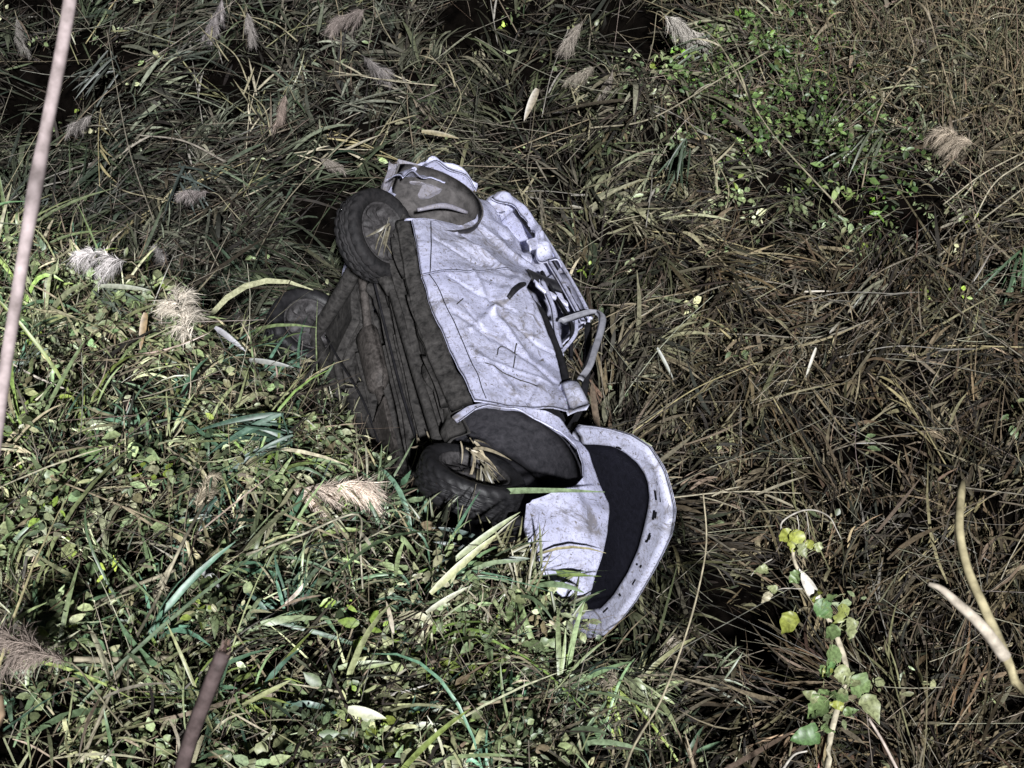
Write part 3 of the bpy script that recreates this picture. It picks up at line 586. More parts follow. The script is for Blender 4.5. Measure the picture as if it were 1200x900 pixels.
def reed_litter():
    nb = NB()
    # old rotted blades, matted down; their dark tint paints shade between the tufts
    x, y = scatter(90000); s = bank_s(x, y); keep = ((s < .1) | (rng.random(len(x)) < .25))
    for px_, py_, r_, d_ in PITS: keep &= np.hypot(x-px_, y-py_) > r_*(.95+.25*clump2(x, y))
    x, y, s = x[keep], y[keep], s[keep]; n = len(x); mound = np.clip(.09+.07*clump(x, y)+.04*clump2(x, y), 0, .4)
    z = height(x, y)+mound*rng.uniform(.1, 1.0, n)+rng.uniform(0, .03, n); az = flow(x, y)*1.3+1.2+rng.normal(0, .6, n)
    L = rng.lognormal(math.log(.22), .45, n); W = np.clip(rng.lognormal(math.log(.0115), .5, n), .003, .034); d = dir_from(az, rng.normal(.05, .26, n)); bend = rng.normal(0, .28, (n, 3)); bend[:, 2] -= .12
    zo = zone(x, y); fresh = rng.random(n) < .20+.42*zo; c = np.where(fresh[:, None], litter_tint(x, y, n, s), pick(OLD_SHADE, n)); base = np.stack([x, y, z], -1); ok = clear_ribbon(base, d, L, bend); nr = rng.normal(0, .55, (n, 3)); nr[:, 2] = 1
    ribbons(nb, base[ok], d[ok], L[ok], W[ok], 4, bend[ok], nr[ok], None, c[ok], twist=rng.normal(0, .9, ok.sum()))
    # tufts of bent-over reed blades, each tuft lying one way
    cx, cy = scatter(7000); s = bank_s(cx, cy); zo = zone(cx, cy); keep = (s < .35) & (rng.random(len(cx)) < np.clip(.62+.3*clump(cx+3, cy), .1, 1)*(1-.30*zo))
    for px_, py_, r_, d_ in PITS: keep &= np.hypot(cx-px_, cy-py_) > r_*1.35
    cx, cy, s = cx[keep], cy[keep], s[keep]; nc = len(cx); caz = flow(cx, cy)*1.3+1.2+rng.normal(0, .6, nc); k = rng.integers(4, 15, nc); idx = np.repeat(np.arange(nc), k); n = len(idx)
    b = np.stack([cx[idx], cy[idx], height(cx[idx], cy[idx])+np.clip(.05+.06*clump(cx, cy), 0, .3)[idx]], -1)+rng.normal(0, .035, (n, 3))
    el = rng.normal(.42, .30, n); az = caz[idx]+rng.normal(0, .38, n); L = rng.lognormal(math.log(.40), .38, n)*(1-.25*zone(cx, cy)[idx]); W = np.clip(rng.lognormal(math.log(.0185), .45, n), .004, .045)*(1-.30*zone(cx, cy)[idx])
    d = dir_from(az, el); bend = rng.normal(0, .13, (n, 3)); bend[:, 2] -= rng.uniform(.25, .7, n); tc = litter_tint(cx, cy, nc, s); c = tc[idx]*np.exp(rng.normal(0, .3, (n, 1)))
    ok = clear_ribbon(b, d, L, bend); nr = rng.normal(0, .4, (n, 3)); nr[:, 2] += 1
    ribbons(nb, b[ok], d[ok], L[ok], W[ok], 5, bend[ok], nr[ok], None, c[ok], fold=.2, twist=rng.normal(0, .8, ok.sum()))
    # thin dead stems
    x, y = scatter(9500); s = bank_s(x, y); n = len(x); z = height(x, y)+np.clip(.16+.08*clump(x, y), .03, .4)*rng.uniform(.4, 1.2, n)
    az = flow(x, y)*1.1+1.2+rng.normal(0, 1.1, n); L = rng.lognormal(math.log(.40), .5, n); d = dir_from(az, rng.normal(.06, .22, n)); base = np.stack([x, y, z], -1); bend = rng.normal(0, .13, (n, 3)); ok = clear_ribbon(base, d, L, bend)&(rng.random(n) < np.where(s > .2, .4, 1))
    for px_, py_, r_, d_ in PITS: ok &= np.hypot(x-px_, y-py_) > r_*1.1
    tubes(nb, base[ok], d[ok], L[ok], rng.uniform(.0013, .004, ok.sum()), 4, 4, bend[ok], pick(DEAD, ok.sum(), [2, 2, 3, 1, 3, 1]))
    x, y = scatter(9000, 1.2, 5.5, 8.6, 13.2); m = rng.random(len(x)) < np.clip((x-2.2)*.5+(y-10.2)*.6, 0, 1); x, y = x[m], y[m]; n = len(x); base = np.stack([x, y, height(x, y)], -1); d = dir_from(rng.normal(2.0, .8, n), rng.normal(.85, .3, n)); L = rng.uniform(.35, .95, n); bend = rng.normal(0, .15, (n, 3)); bend[:, 2] -= .15
    tubes(nb, base, d, L, rng.uniform(.002, .0055, n), 4, 4, bend, pick([(.17, .14, .09), (.12, .10, .065), (.24, .20, .14), (.085, .075, .05)], n))
    b2 = base+d*(L*rng.uniform(.4, .9, n))[:, None]; ribbons(nb, b2, unit(d+rng.normal(0, .6, (n, 3))), rng.uniform(.2, .45, n), rng.uniform(.006, .018, n), 4, np.array([0, 0, -.5])+rng.normal(0, .15, (n, 3)), rng.normal(0, .5, (n, 3))+np.array([0, -.3, 1]), None, pick([(.15, .13, .08), (.095, .10, .06), (.20, .175, .115)], n), twist=rng.normal(0, .6, n))
    o = link('dead_reed_litter', nb.mesh('dead_reed_litter'), M_dead); tag(o, 'flattened tangle of dead reed blades and stems covering the ditch', 'reed litter', kind='stuff')
reed_litter()

def ground_cover():
    # bramble-like leaves on the near bank and in a patch beyond the car
    nb = NB(); cx, cy = scatter(44000); s = bank_s(cx, cy)
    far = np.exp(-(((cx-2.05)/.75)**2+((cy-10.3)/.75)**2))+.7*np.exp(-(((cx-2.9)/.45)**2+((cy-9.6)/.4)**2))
    p = np.clip((s-.05)*2.0, 0, 1)*np.clip(.36+.34*clump(cx*.6, cy*.6), .03, 1)+far*1.0+.008
    m = rng.random(len(cx)) < p; cx, cy, s, far = cx[m], cy[m], s[m], far[m]; nc = len(cx)
    ht = np.clip(.11+.10*clump(cx, cy)+rng.normal(0, .04, nc), .02, .34)
    k = rng.integers(3, 9, nc); idx = np.repeat(np.arange(nc), k); n = len(idx)
    off = unit(rng.normal(0, 1, (n, 3))); off[:, 2] = np.abs(off[:, 2]); rad = rng.uniform(.02, .09, n)
    base = np.stack([cx[idx], cy[idx], height(cx[idx], cy[idx])+ht[idx]], -1)+off*rad[:, None]
    az = np.arctan2(off[:, 1], off[:, 0])+rng.normal(0, .5, n); d = dir_from(az, rng.normal(.05, .45, n))
    L = np.minimum(rng.lognormal(math.log(.044), .40, n), .085); W = L*rng.uniform(.32, .80, n)
    nr = rng.normal(0, .6, (n, 3)); nr[:, 2] += .9; nr[:, 1] -= .35
    pal = [(.14, .17, .095), (.20, .235, .135), (.27, .29, .185), (.09, .12, .07), (.34, .34, .24), (.24, .31, .07), (.19, .16, .11)]  # bank leaf tints raised to carry the brighter light of a near lamp
    cc = pick(pal, nc, [4, 4, 3, 3, 1.6, .8, .6], .2); c = cc[idx]*np.exp(rng.normal(0, .28, (n, 1)))*np.array([1.08, 1.14, 1.02])
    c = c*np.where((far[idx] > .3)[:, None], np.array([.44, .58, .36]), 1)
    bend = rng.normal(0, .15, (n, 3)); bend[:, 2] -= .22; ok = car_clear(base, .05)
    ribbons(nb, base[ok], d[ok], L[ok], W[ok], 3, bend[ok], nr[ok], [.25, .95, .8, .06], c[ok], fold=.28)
    # twigs
    n = 8000; i = rng.choice(nc, n); b = np.stack([cx[i], cy[i], height(cx[i], cy[i])+ht[i]*rng.uniform(0, 1.1, n)], -1); d = dir_from(rng.uniform(0, 2*pi, n), rng.normal(.15, .4, n)); L = rng.uniform(.08, .35, n)
    ok = clear_ribbon(b, d, L); tubes(nb, b[ok], d[ok], L[ok], rng.uniform(.0010, .0028, ok.sum()), 3, 4, rng.normal(0, .2, (ok.sum(), 3)), pick([(.16, .12, .09), (.10, .07, .05), (.25, .22, .16)], ok.sum()))
    o = link('ground_cover', nb.mesh('ground_cover'), M_leaf); tag(o, 'low leafy green creepers covering the near bank', 'ground cover', kind='stuff')
ground_cover()

def bank_grass():
    nb = NB(); x, y = scatter(60000); s = bank_s(x, y); g = green(x*1.3+4, y*1.3)
    spot = np.exp(-(((x+.65)/.35)**2+((y-4.3)/.35)**2))
    m = (rng.random(len(x)) < np.clip((s+.15)*1.2, 0, 1)*np.clip(.26+.22*g, .03, 1)+.6*spot*(s > -.2)); x, y = x[m], y[m]; n = len(x)
    base = np.stack([x, y, height(x, y)+rng.uniform(0, .12, n)], -1); az = rng.uniform(0, 2*pi, n); d = dir_from(az, rng.normal(.75, .35, n)); L = rng.lognormal(math.log(.20), .35, n)
    bend = np.stack([np.cos(az)*.25, np.sin(az)*.25, -rng.uniform(.25, .8, n)], -1); ok = clear_ribbon(base, d, L, bend)
    c = np.where((rng.random(n) < .45)[:, None], pick(GREEN, n), pick([(.22, .21, .13), (.15, .15, .09), (.30, .27, .19)], n))
    ribbons(nb, base[ok], d[ok], L[ok], rng.uniform(.003, .010, ok.sum()), 4, bend[ok], None, None, c[ok], twist=rng.normal(0, .5, ok.sum()))
    x, y = scatter(26000); s = bank_s(x, y); m = (s > .05) & (rng.random(len(x)) < .75); x, y = x[m], y[m]; n = len(x); b = np.stack([x, y, height(x, y)+rng.uniform(.03, .26, n)], -1)
    d = dir_from(rng.normal(2.2, 1.2, n), rng.normal(.05, .3, n)); L = rng.lognormal(math.log(.22), .5, n); bend = rng.normal(0, .2, (n, 3)); bend[:, 2] -= .1; ok = clear_ribbon(b, d, L, bend)
    ribbons(nb, b[ok], d[ok], L[ok], np.clip(rng.lognormal(math.log(.007), .5, ok.sum()), .002, .022), 4, bend[ok], np.array([0, -.4, 1])+rng.normal(0, .4, (ok.sum(), 3)), None, pick([(.34, .31, .22), (.24, .22, .15), (.42, .40, .30), (.16, .14, .10), (.25, .28, .15)], ok.sum()), twist=rng.normal(0, .7, ok.sum()))
    # long reed blades arching over the creepers, in tufts
    cx, cy = scatter(8200); s = bank_s(cx, cy); m = (s > .0) & (rng.random(len(cx)) < np.clip(.6+.4*clump(cx*.8+7, cy*.8), .08, 1)); cx, cy = cx[m], cy[m]; nc = len(cx); k = rng.integers(4, 14, nc); idx = np.repeat(np.arange(nc), k); n = len(idx)
    b = np.stack([cx[idx], cy[idx], height(cx[idx], cy[idx])+.06], -1)+rng.normal(0, .03, (n, 3)); caz = rng.uniform(0, 2*pi, nc); az = caz[idx]+rng.normal(0, .6, n); d = dir_from(az, rng.normal(.75, .35, n)); L = rng.lognormal(math.log(.34), .40, n)
    bend = rng.normal(0, .12, (n, 3)); bend[:, 2] -= rng.uniform(.30, .85, n); ok = clear_ribbon(b, d, L, bend); tc = pick([(.13, .19, .12), (.08, .145, .105), (.20, .245, .14), (.29, .31, .19), (.40, .38, .26), (.18, .24, .08)], nc, [3, 2, 3, 2, 2, 1.4]); c = tc[idx]*np.exp(rng.normal(0, .28, (n, 1)))*np.array([1.10, 1.14, 1.04])  # blade tints lifted too: near lamp's light put into the colour
    ribbons(nb, b[ok], d[ok], L[ok], np.clip(rng.lognormal(math.log(.0145), .5, ok.sum()), .004, .038), 6, bend[ok], rng.normal(0, .4, (ok.sum(), 3))+np.array([0, -.2, 1]), None, c[ok], fold=.2, twist=rng.normal(0, .6, ok.sum()))
    o = link('bank_grass', nb.mesh('bank_grass'), M_blade); tag(o, 'grass blades growing through the creepers on the near bank', 'grass', kind='stuff')
bank_grass()

# ---- single plants -------------------------------------------------------------
def blade(name, base, d, L, W, bend, tint, parent, nrm=None, mat=None, S=7, fold=.22, twist=0., tiptint=1.0):
    nb = NB(); ribbons(nb, [base], unit(np.asarray(d, float))[None], L, W, S, np.asarray(bend, float)[None], None if nrm is None else np.asarray(nrm, float)[None],
                       [.55]+[max(.04, (1-((i/S)-.35)**2/.46)) for i in range(1, S)]+[.03], np.asarray(tint, float)[None], fold=fold, twist=np.array([twist]), tiptint=tiptint)
    return link(name, nb.mesh(name), mat or M_blade, parent)
def stem_obj(name, pts, rad, tint, mat=None, nodes=0.16, n=6, jag=.0):
    """a stem along points, with swollen darker nodes"""
    p = smooth_path(pts, n); L = np.r_[0, np.cumsum(np.linalg.norm(np.diff(p, axis=0), axis=1))]; m = max(8, int(L[-1]/.035)); t = np.linspace(0, L[-1], m)
    P = np.stack([np.interp(t, L, p[:, k]) for k in range(3)], 1); r = np.interp(np.linspace(0, 1, m), np.linspace(0, 1, len(np.atleast_1d(rad))), np.atleast_1d(rad))
    T = np.tile(np.asarray(tint, float), (m, 1))
    if nodes:
        ph = (t/nodes) % 1; nd = np.exp(-(np.minimum(ph, 1-ph)/.09)**2); r = r*(1+.22*nd); T = T*(1-.45*nd)[:, None]
    nb = NB(); path_tube(nb, P, r, 8, T); return link(name, nb.mesh(name), mat or M_stem)

def plume_mesh(d, L, tint, n=420, fat=1.0):
    """feathery seed head growing along d from the origin, hairs hanging"""
    nb = NB(); d = unit(np.asarray(d, float)); m = 20; droop = np.array([0, 0, -1.]); tj = np.sort(rng.uniform(0, .95, m)); sj = unit(np.cross(d, unit(rng.normal(0, 1, (m, 3))))); lean = unit(rng.normal(0, 1, 3)); sj = unit(sj+.5*lean)
    bj = unit(d[None]*.8+sj*rng.uniform(.2, .75, (m, 1))*fat+droop[None]*.25); lj = L*rng.uniform(.30, .58, m)*(1-.4*tj); j = rng.integers(0, m, n); u = rng.uniform(0, 1, n)
    c = d[None]*(tj[j]*L)[:, None]+droop[None]*(.18*L*tj[j]**2)[:, None]+bj[j]*(u*lj[j])[:, None]+droop[None]*(.55*lj[j]*u**2)[:, None]
    hd = unit(bj[j]+rng.normal(0, .33, (n, 3))+droop[None]*(.2+.7*u[:, None])); hl = L*rng.uniform(.13, .27, n); w = rng.uniform(.0014, .0034, n)
    tt = (np.asarray(tint, float)*.75+.25*np.mean(tint))[None]*1.55*np.exp(rng.normal(0, .18, (n, 1)))*np.exp(rng.normal(0, .18, m))[j][:, None]
    ribbons(nb, c, hd, hl, w, 3, droop[None]*.4+rng.normal(0, .25, (n, 3)), rng.normal(0, 1, (n, 3)), [.6, 1, .8, .1], tt)
    path_tube(nb, np.array([d*L*q+droop*.18*L*q*q for q in np.linspace(0, .95, 8)]), [.003, .001], 5, np.asarray(tint)*.6)
    return nb.mesh('plume')

def plumed_reed(px, py, L, ang, lift, tint, label, lean=(.25, .35), nleaf=2, fat=1.0, stem_t=(.26, .24, .17), into=0.1, hairs=420):
    """reed whose seed head is seen at (px, py), head pointing at image angle ang (degrees, 0 right, 90 down)"""
    a = radians(ang); v = R_*cos(a)+D_*sin(a)+F_*into; v = unit(v); lift += .10; c = pix(px, py, lift); b = c-v*L*.5
    g = ground_pt(b, *(-v[:2]*lean[0]+np.array([rng.normal(0, .05), rng.normal(0, .05)])))
    g[2] -= .03; mid = g*.45+b*.55+np.array([0, 0, .10*lift]); pts = [g, mid, b]
    root = stem_obj('plumed_reed', [np.zeros(3), mid-g, b-v*.06-g, b-g], [.005, .004, .003], stem_t); root.location = g
    tag(root, label, 'reed', 'reeds carrying feathery seed heads')
    o = link('plume', plume_mesh(v, L, tint, hairs, fat), M_fluff, root); o.location = b-g
    for k in range(nleaf):
        q = rng.uniform(.3, .85); az = rng.uniform(0, 2*pi); blade('leaf', (g*(1-q)+b*q)-g+np.array([0, 0, .05*lift]), (cos(az), sin(az), .4), rng.uniform(.18, .34), rng.uniform(.010, .02), (0, 0, -.55), np.array(random.choice(GREEN+DEAD))*1.2, root)
    return root
PL = [  # px, py, length, image angle, lift, tint, label
 (212, 366, .34, 250, .46, (.50, .45, .38), 'bright cream reed plume with curled hairs above the leafy bank left of the car', 1.0),
 (380, 567, .36, 350, .30, (.52, .43, .36), 'long pinkish beige reed plume drooping over the bank below the car underside', .9),
 (121, 297, .30, 200, .42, (.38, .36, .37), 'grey lilac reed plume bent over beside the pale cane', .9),
 (188, 300, .18, 240, .26, (.15, .14, .14), 'small dim grey plume just above the bright cream plume', .9),
 (229, 223, .24, 190, .30, (.19, .165, .165), 'mauve grey reed plume in the dark reeds behind the bank', .9),
 (330, 124, .22, 110, .26, (.17, .13, .11), 'brown hanging reed plume in the dark reeds', .7),
 (438, 73, .24, 30, .28, (.17, .155, .155), 'round grey reed plume standing alone in the litter behind the car', 1.1),
 (674, 36, .24, 130, .30, (.20, .175, .15), 'pale brown reed plume with its hairs hanging, beside a tan bent stalk', .9),
 (684, 82, .22, 165, .26, (.17, .15, .12), 'flat olive brown reed plume below a pale brown plume', .9),
 (712, 93, .18, 120, .24, (.16, .14, .12), 'small grey brown plume lowest of a group of plumes', .9),
 (800, 26, .34, 20, .40, (.34, .32, .29), 'large silvery reed plume at the head of a long leaning stalk', .9),
 (1124, 157, .34, 215, .42, (.34, .28, .21), 'large beige reed plume bending over its stalk above bare stems', 1.0),
 (30, 752, .34, 205, .40, (.22, .175, .15), 'wide brownish pink plume low on the leafy bank', 1.1),
 (776, 762, .20, 300, .16, (.34, .30, .24), 'short beige plume standing by the open bonnet', .8),
 (236, 575, .22, 285, .22, (.36, .31, .22), 'narrow upright tan plume on the bank beside the teal leaf fan', .45),
 (705, 790, .18, 200, .14, (.20, .17, .13), 'small brown plume lying in the creepers below the bonnet', 1.0),
 (292, 378, .22, 230, .24, (.13, .12, .115), 'dark grey plume beside the bright cream plume', .9),
 (252, 14, .26, 120, .30, (.15, .135, .14), 'dim lilac grey plume at the far edge of the dark reeds', 1.0),
 (292, 28, .20, 80, .26, (.16, .145, .14), 'dim grey plume beside the lilac grey plume', 1.0),
 (22, 34, .22, 80, .30, (.15, .14, .13), 'dim plume left of the pale cane at the far edge', 1.0),
 (412, 14, .28, 170, .30, (.17, .14, .13), 'wide dim pinkish plume at the far edge behind the car', 1.0),
 (95, 140, .22, 160, .30, (.16, .145, .14), 'dim grey plume close behind the pale cane', 1.0),
 (386, 188, .18, 10, .20, (.17, .15, .13), 'small fuzzy plume beside the car rear wheel', .9),
 (1090, 48, .20, 200, .30, (.17, .14, .12), 'small brown plume among bare tan stems', .9)]
for p in PL: plumed_reed(*p[:6], p[6], fat=p[7], hairs=2000 if p[2] > .25 else 1400)

def leafy_reed(px, py, lift, ang, n, L, W, tint, label, spread=35, group='leafy reeds with fans of long blades', into=-.1, droop=.25):
    """young reed top with a fan of long parallel blades"""
    lift += .1; c = pix(px, py, lift); g = ground_pt(c, rng.normal(0, .06), .08); g[2] -= .03
    root = stem_obj('leafy_reed', [np.zeros(3), (c-g)*.5+np.array([.01, 0, .02]), c-g], [.006, .004], np.array(tint)*1.2, nodes=.12); root.location = g; tag(root, label, 'reed', group)
    for k in range(n):
        a = radians(ang+rng.uniform(-spread, spread)); v = R_*cos(a)+D_*sin(a)+F_*(into+rng.normal(0, .15)); q = rng.uniform(.5, 1.0)
        blade('leaf', (c-g)*q+rng.normal(0, .035, 3), v+np.array([0, 0, .2]), L*rng.uniform(.6, 1.1), W*rng.uniform(.7, 1.15), np.array([0, 0, -droop])+rng.normal(0, .06, 3), np.array(tint)*np.exp(rng.normal(0, .18)), root, nrm=-F_+rng.normal(0, .5, 3), twist=rng.normal(0, .4))
    return root
LR = [
 (330, 484, .46, 178, 15, .44, .026, (.05, .095, .07), 'teal green fan of long reed blades on the bank left of the car', 30),
 (250, 592, .22, 120, 6, .22, .020, (.04, .09, .065), 'small teal tuft of blades below the narrow tan plume', 60),
 (560, 640, .22, 205, 7, .30, .030, (.06, .085, .08), 'broad blue green blades below the car front wheel', 55),
 (805, 165, .30, 110, 10, .42, .022, (.05, .075, .048), 'dark green drooping blades behind the car roof', 28),
 (1030, 150, .35, 135, 9, .42, .022, (.085, .10, .065), 'grey green blades hanging beside the leafy patch', 25),
 (1042, 315, .25, 150, 10, .40, .020, (.13, .13, .095), 'pale grey fan of withered blades on the brown litter', 24),
 (1200, 290, .40, 115, 14, .48, .020, (.06, .11, .055), 'bright green tuft of blades over the brown litter', 28),
 (830, 40, .35, 150, 7, .40, .020, (.09, .11, .08), 'pale blades hanging under the large silvery plume', 35),
 (40, 215, .35, 120, 9, .45, .022, (.07, .085, .075), 'grey green blades left of the pale cane', 40),
 (130, 60, .35, 150, 8, .45, .022, (.06, .07, .062), 'dim blades close right of the pale cane', 40),
 (120, 335, .28, 30, 8, .34, .022, (.08, .10, .08), 'mixed pale blades below the grey lilac plume', 60),
 (210, 190, .28, 60, 8, .42, .020, (.05, .065, .06), 'dark blades around the mauve grey plume', 60),
 (1180, 20, .35, 110, 10, .45, .018, (.08, .09, .05), 'olive blades behind the bare tan stems', 40),
 (455, 470, .20, 250, 6, .30, .016, (.20, .19, .13), 'pale dry blades standing before the muddy car underside', 50),
 (845, 775, .30, 345, 9, .22, .014, (.15, .18, .115), 'young narrow leaved reed beside the dark hollow', 50),
 (700, 700, .20, 265, 5, .32, .022, (.07, .095, .07), 'dark green blades rising across the car front wing', 22)]
LR += [
 (622, 664, .20, 275, 14, .26, .015, (.16, .18, .10), 'long green straw tuft under the wing arch', 50),
 (585, 650, .20, 285, 14, .28, .014, (.19, .19, .11), 'dense tuft hiding the car chin', 50),
 (610, 690, .22, 275, 12, .30, .014, (.20, .19, .12), 'tuft of straw blades under the car front wing', 55),
 (560, 640, .18, 300, 10, .30, .014, (.22, .21, .13), 'tuft of straw blades in front of the car front wheel', 60),
 (650, 720, .16, 290, 10, .28, .014, (.15, .17, .10), 'olive tuft at the tip of the car front wing', 55),
 (505, 610, .16, 275, 9, .28, .012, (.17, .19, .12), 'green tuft beside the front tyre tread', 55),
 (400, 480, .14, 270, 9, .26, .011, (.20, .20, .14), 'pale tuft at the foot of the muddy underside', 55),
 (345, 440, .14, 280, 8, .26, .012, (.18, .18, .13), 'pale tuft in front of the left rear wheel', 55)]
for p in LR: leafy_reed(*p[:9], spread=p[9])
def caught_grass(cp, cam_ang, n, L, label, tint=(.30, .27, .18)):
    c = car_to_world(cp); a = radians(cam_ang); v = R_*cos(a)+D_*sin(a)-F_*.3; root = bpy.data.objects.new('caught_straw', None); col.objects.link(root); root.location = c; tag(root, label, 'straw', 'straw caught on the car')
    for k in range(n): blade('leaf', rng.normal(0, .035, 3), v+rng.normal(0, .45, 3), L*rng.uniform(.5, 1.1), rng.uniform(.006, .020), np.array([0, 0, -.8])+rng.normal(0, .4, 3), np.array(tint)*np.exp(rng.normal(0, .3)), root, nrm=-F_+rng.normal(0, .5, 3), twist=rng.normal(0, .6))
caught_grass((1.28, -.78, .10), 80, 12, .19, 'wad of dry straw caught on the front wheel hub', (.13, .12, .085))
caught_grass((1.15, -.78, .10), 20, 14, .16, 'wisp of dry straw caught above the front wheel', (.24, .21, .15))
caught_grass((-.72, -.74, -.05), 110, 9, .22, 'wisp of dry straw hanging on the rear wheel', (.13, .12, .09))
caught_grass((.78, -.45, .02), 60, 12, .22, 'dry straw caught under the car floor', (.24, .21, .16))

# ---- fallen dry stalks: traced ones, then many alike ---------------------------
def traced_stalk(name, pts, rad, tint, label, cat='stalk', leaves=0, group=None, nodes=.17, lt=None):
    """pts: (px, py, lift)"""
    P = np.array([pix(p[0], p[1], p[2]+.08) for p in pts]); g = P[0].copy()
    root = stem_obj(name, P-g, rad, tint, nodes=nodes); root.location = g; tag(root, label, cat, group)
    for k in range(leaves):
        q = rng.uniform(.25, .95); i = min(len(P)-2, int(q*(len(P)-1))); b = P[i]+(P[i+1]-P[i])*(q*(len(P)-1)-i); t = unit(P[i+1]-P[i])
        blade('leaf', b-g, t+rng.normal(0, .35, 3), rng.uniform(.16, .34), rng.uniform(.010, .018), np.array([0, 0, -.3])+rng.normal(0, .1, 3), np.array(lt if lt is not None else tint)*np.exp(rng.normal(0, .2)), root, nrm=-F_+rng.normal(0, .4, 3))
    return root
PALE = (.40, .37, .28); TAN = (.27, .23, .16); GREY = (.20, .185, .15)
ST = [
 ([(240, 588, .30), (212, 640, .26), (185, 700, .22), (148, 770, .2), (95, 893, .18)], [.0075, .007], PALE, 'long pale jointed stalk slanting down the leafy bank', 2),
 ([(75, 727, .18), (140, 694, .2), (205, 668, .2)], [.012, .008], PALE, 'thick short pale stalk crossing the long jointed stalk', 0),
 ([(12, 752, .16), (85, 772, .16), (200, 771, .16)], [.012, .013], (.34, .31, .23), 'thick horizontal cream stalk under the long jointed stalk', 0),
 ([(288, 650, .16), (350, 628, .26), (418, 602, .34), (422, 640, .26), (425, 690, .18)], [.006, .004], (.44, .42, .33), 'thin pale stalk bent sharply into an upside down hook', 1),
 ([(410, 860, .12), (500, 845, .15), (560, 826, .16), (640, 815, .14)], [.009, .007], TAN, 'low tan stalk lying along the creepers', 1),
 ([(545, 778, .14), (640, 775, .2), (740, 772, .18)], [.004, .003], (.30, .33, .2), 'thin greenish stem lying level across the creepers', 0),
 ([(432, 545, .10), (438, 495, .22), (441, 432, .4)], [.006, .003], PALE, 'pale upright dry stem standing before the muddy underside', 0),
 ([(448, 548, .10), (447, 510, .2), (444, 470, .3)], [.005, .002], TAN, 'short tan stem beside the pale upright stem', 0),
 ([(312, 430, .20), (275, 350, .26), (240, 280, .3)], [.006, .003], (.30, .28, .22), 'long thin leaning stem above the leaf fan', 1),
 ([(180, 258, .2), (150, 170, .25), (125, 35, .3)], [.005, .003], GREY, 'long grey stem leaning among the dark reeds', 1),
 ([(265, 190, .2), (215, 165, .25), (160, 158, .22)], [.010, .005], (.24, .22, .19), 'grey curved stalk lying flat in the dark reeds', 1),
 ([(990, 250, .2), (900, 150, .3), (845, 55, .38), (810, 25, .42)], [.007, .005], (.26, .24, .17), 'long leaning stalk below the large silvery plume', 2),
 ([(600, 175, .12), (650, 155, .2), (690, 140, .2)], [.005, .004], TAN, 'tan stalk lying just behind the car tail', 0),
 ([(690, 150, .15), (760, 140, .18), (840, 95, .24), (900, 60, .28)], [.007, .005], (.25, .23, .17), 'long stalk sloping up behind the dark green blades', 2),
 ([(1140, 260, .2), (1165, 215, .34), (1200, 190, .4)], [.006, .005], PALE, 'pale straight stalk below the large beige plume', 0),
 ([(1105, 240, .2), (1150, 205, .34), (1200, 178, .44)], [.006, .004], PALE, 'upper of two parallel straight stalks by the beige plume', 0),
 ([(1100, 300, .16), (1150, 258, .2), (1200, 220, .25)], [.008, .006], (.28, .26, .2), 'pale stalk rising beside the bright green tuft', 0),
 ([(800, 390, .08), (880, 392, .12), (960, 395, .12), (1020, 375, .1)], [.006, .005], GREY, 'grey stalk lying straight across the brown litter', 2),
 ([(950, 470, .06), (1010, 530, .1), (1100, 565, .12), (1200, 580, .1)], [.006, .004], GREY, 'long grey stalk with a kink on the brown litter', 1),
 ([(1090, 310, .1), (1120, 360, .12), (1200, 420, .1)], [.005, .004], GREY, 'thin grey stalk running down from the bright green tuft', 1),
 ([(700, 600, .06), (780, 560, .1), (840, 570, .08)], [.005, .004], TAN, 'short tan stalk lying beside the bonnet', 1),
 ([(770, 400, .05), (820, 345, .1), (900, 330, .1), (1000, 360, .1)], [.006, .005], (.22, .20, .16), 'grey brown stalk arching over the litter beyond the roof', 1),
 ([(900, 560, .05), (1000, 520, .08), (1120, 500, .1)], [.006, .004], (.17, .15, .12), 'dark stalk crossing the kinked grey stalk', 1),
 ([(1010, 220, .15), (1030, 130, .3), (1070, 70, .45), (1060, 20, .55)], [.006, .004], TAN, 'bare tan stem standing up near the far edge', 1),
 ([(1120, 130, .2), (1100, 60, .4), (1085, 0, .55)], [.006, .004], TAN, 'bare tan stem leaning over the small brown plume', 1),
 ([(930, 380, .02), (938, 405, .06), (948, 392, .08)], [.008, .003], TAN, 'short pale broken stub poking out of the litter', 0),
 ([(520, 160, .2), (540, 110, .28), (500, 60, .35)], [.005, .003], (.24, .22, .15), 'thin olive stem standing behind the car tail', 2),
 ([(300, 300, .12), (340, 230, .2), (420, 150, .24)], [.005, .004], (.22, .20, .15), 'olive tan stalk lying left of the rear wheel', 1),
 ([(60, 560, .2), (160, 600, .24), (250, 640, .2)], [.005, .004], TAN, 'tan stem running down to the hooked stalk', 1),
 ([(455, 470, .3), (405, 395, .34), (372, 380, .30), (345, 400, .2)], [.006, .004], (.36, .35, .25), 'pale arched stalk curving over the left rear wheel', 1),
]
for pts, rad, t, lab, nl in ST: traced_stalk('dry_stalk', pts, rad, t, lab, 'stalk', nl, 'dry stalks lying in the reeds')

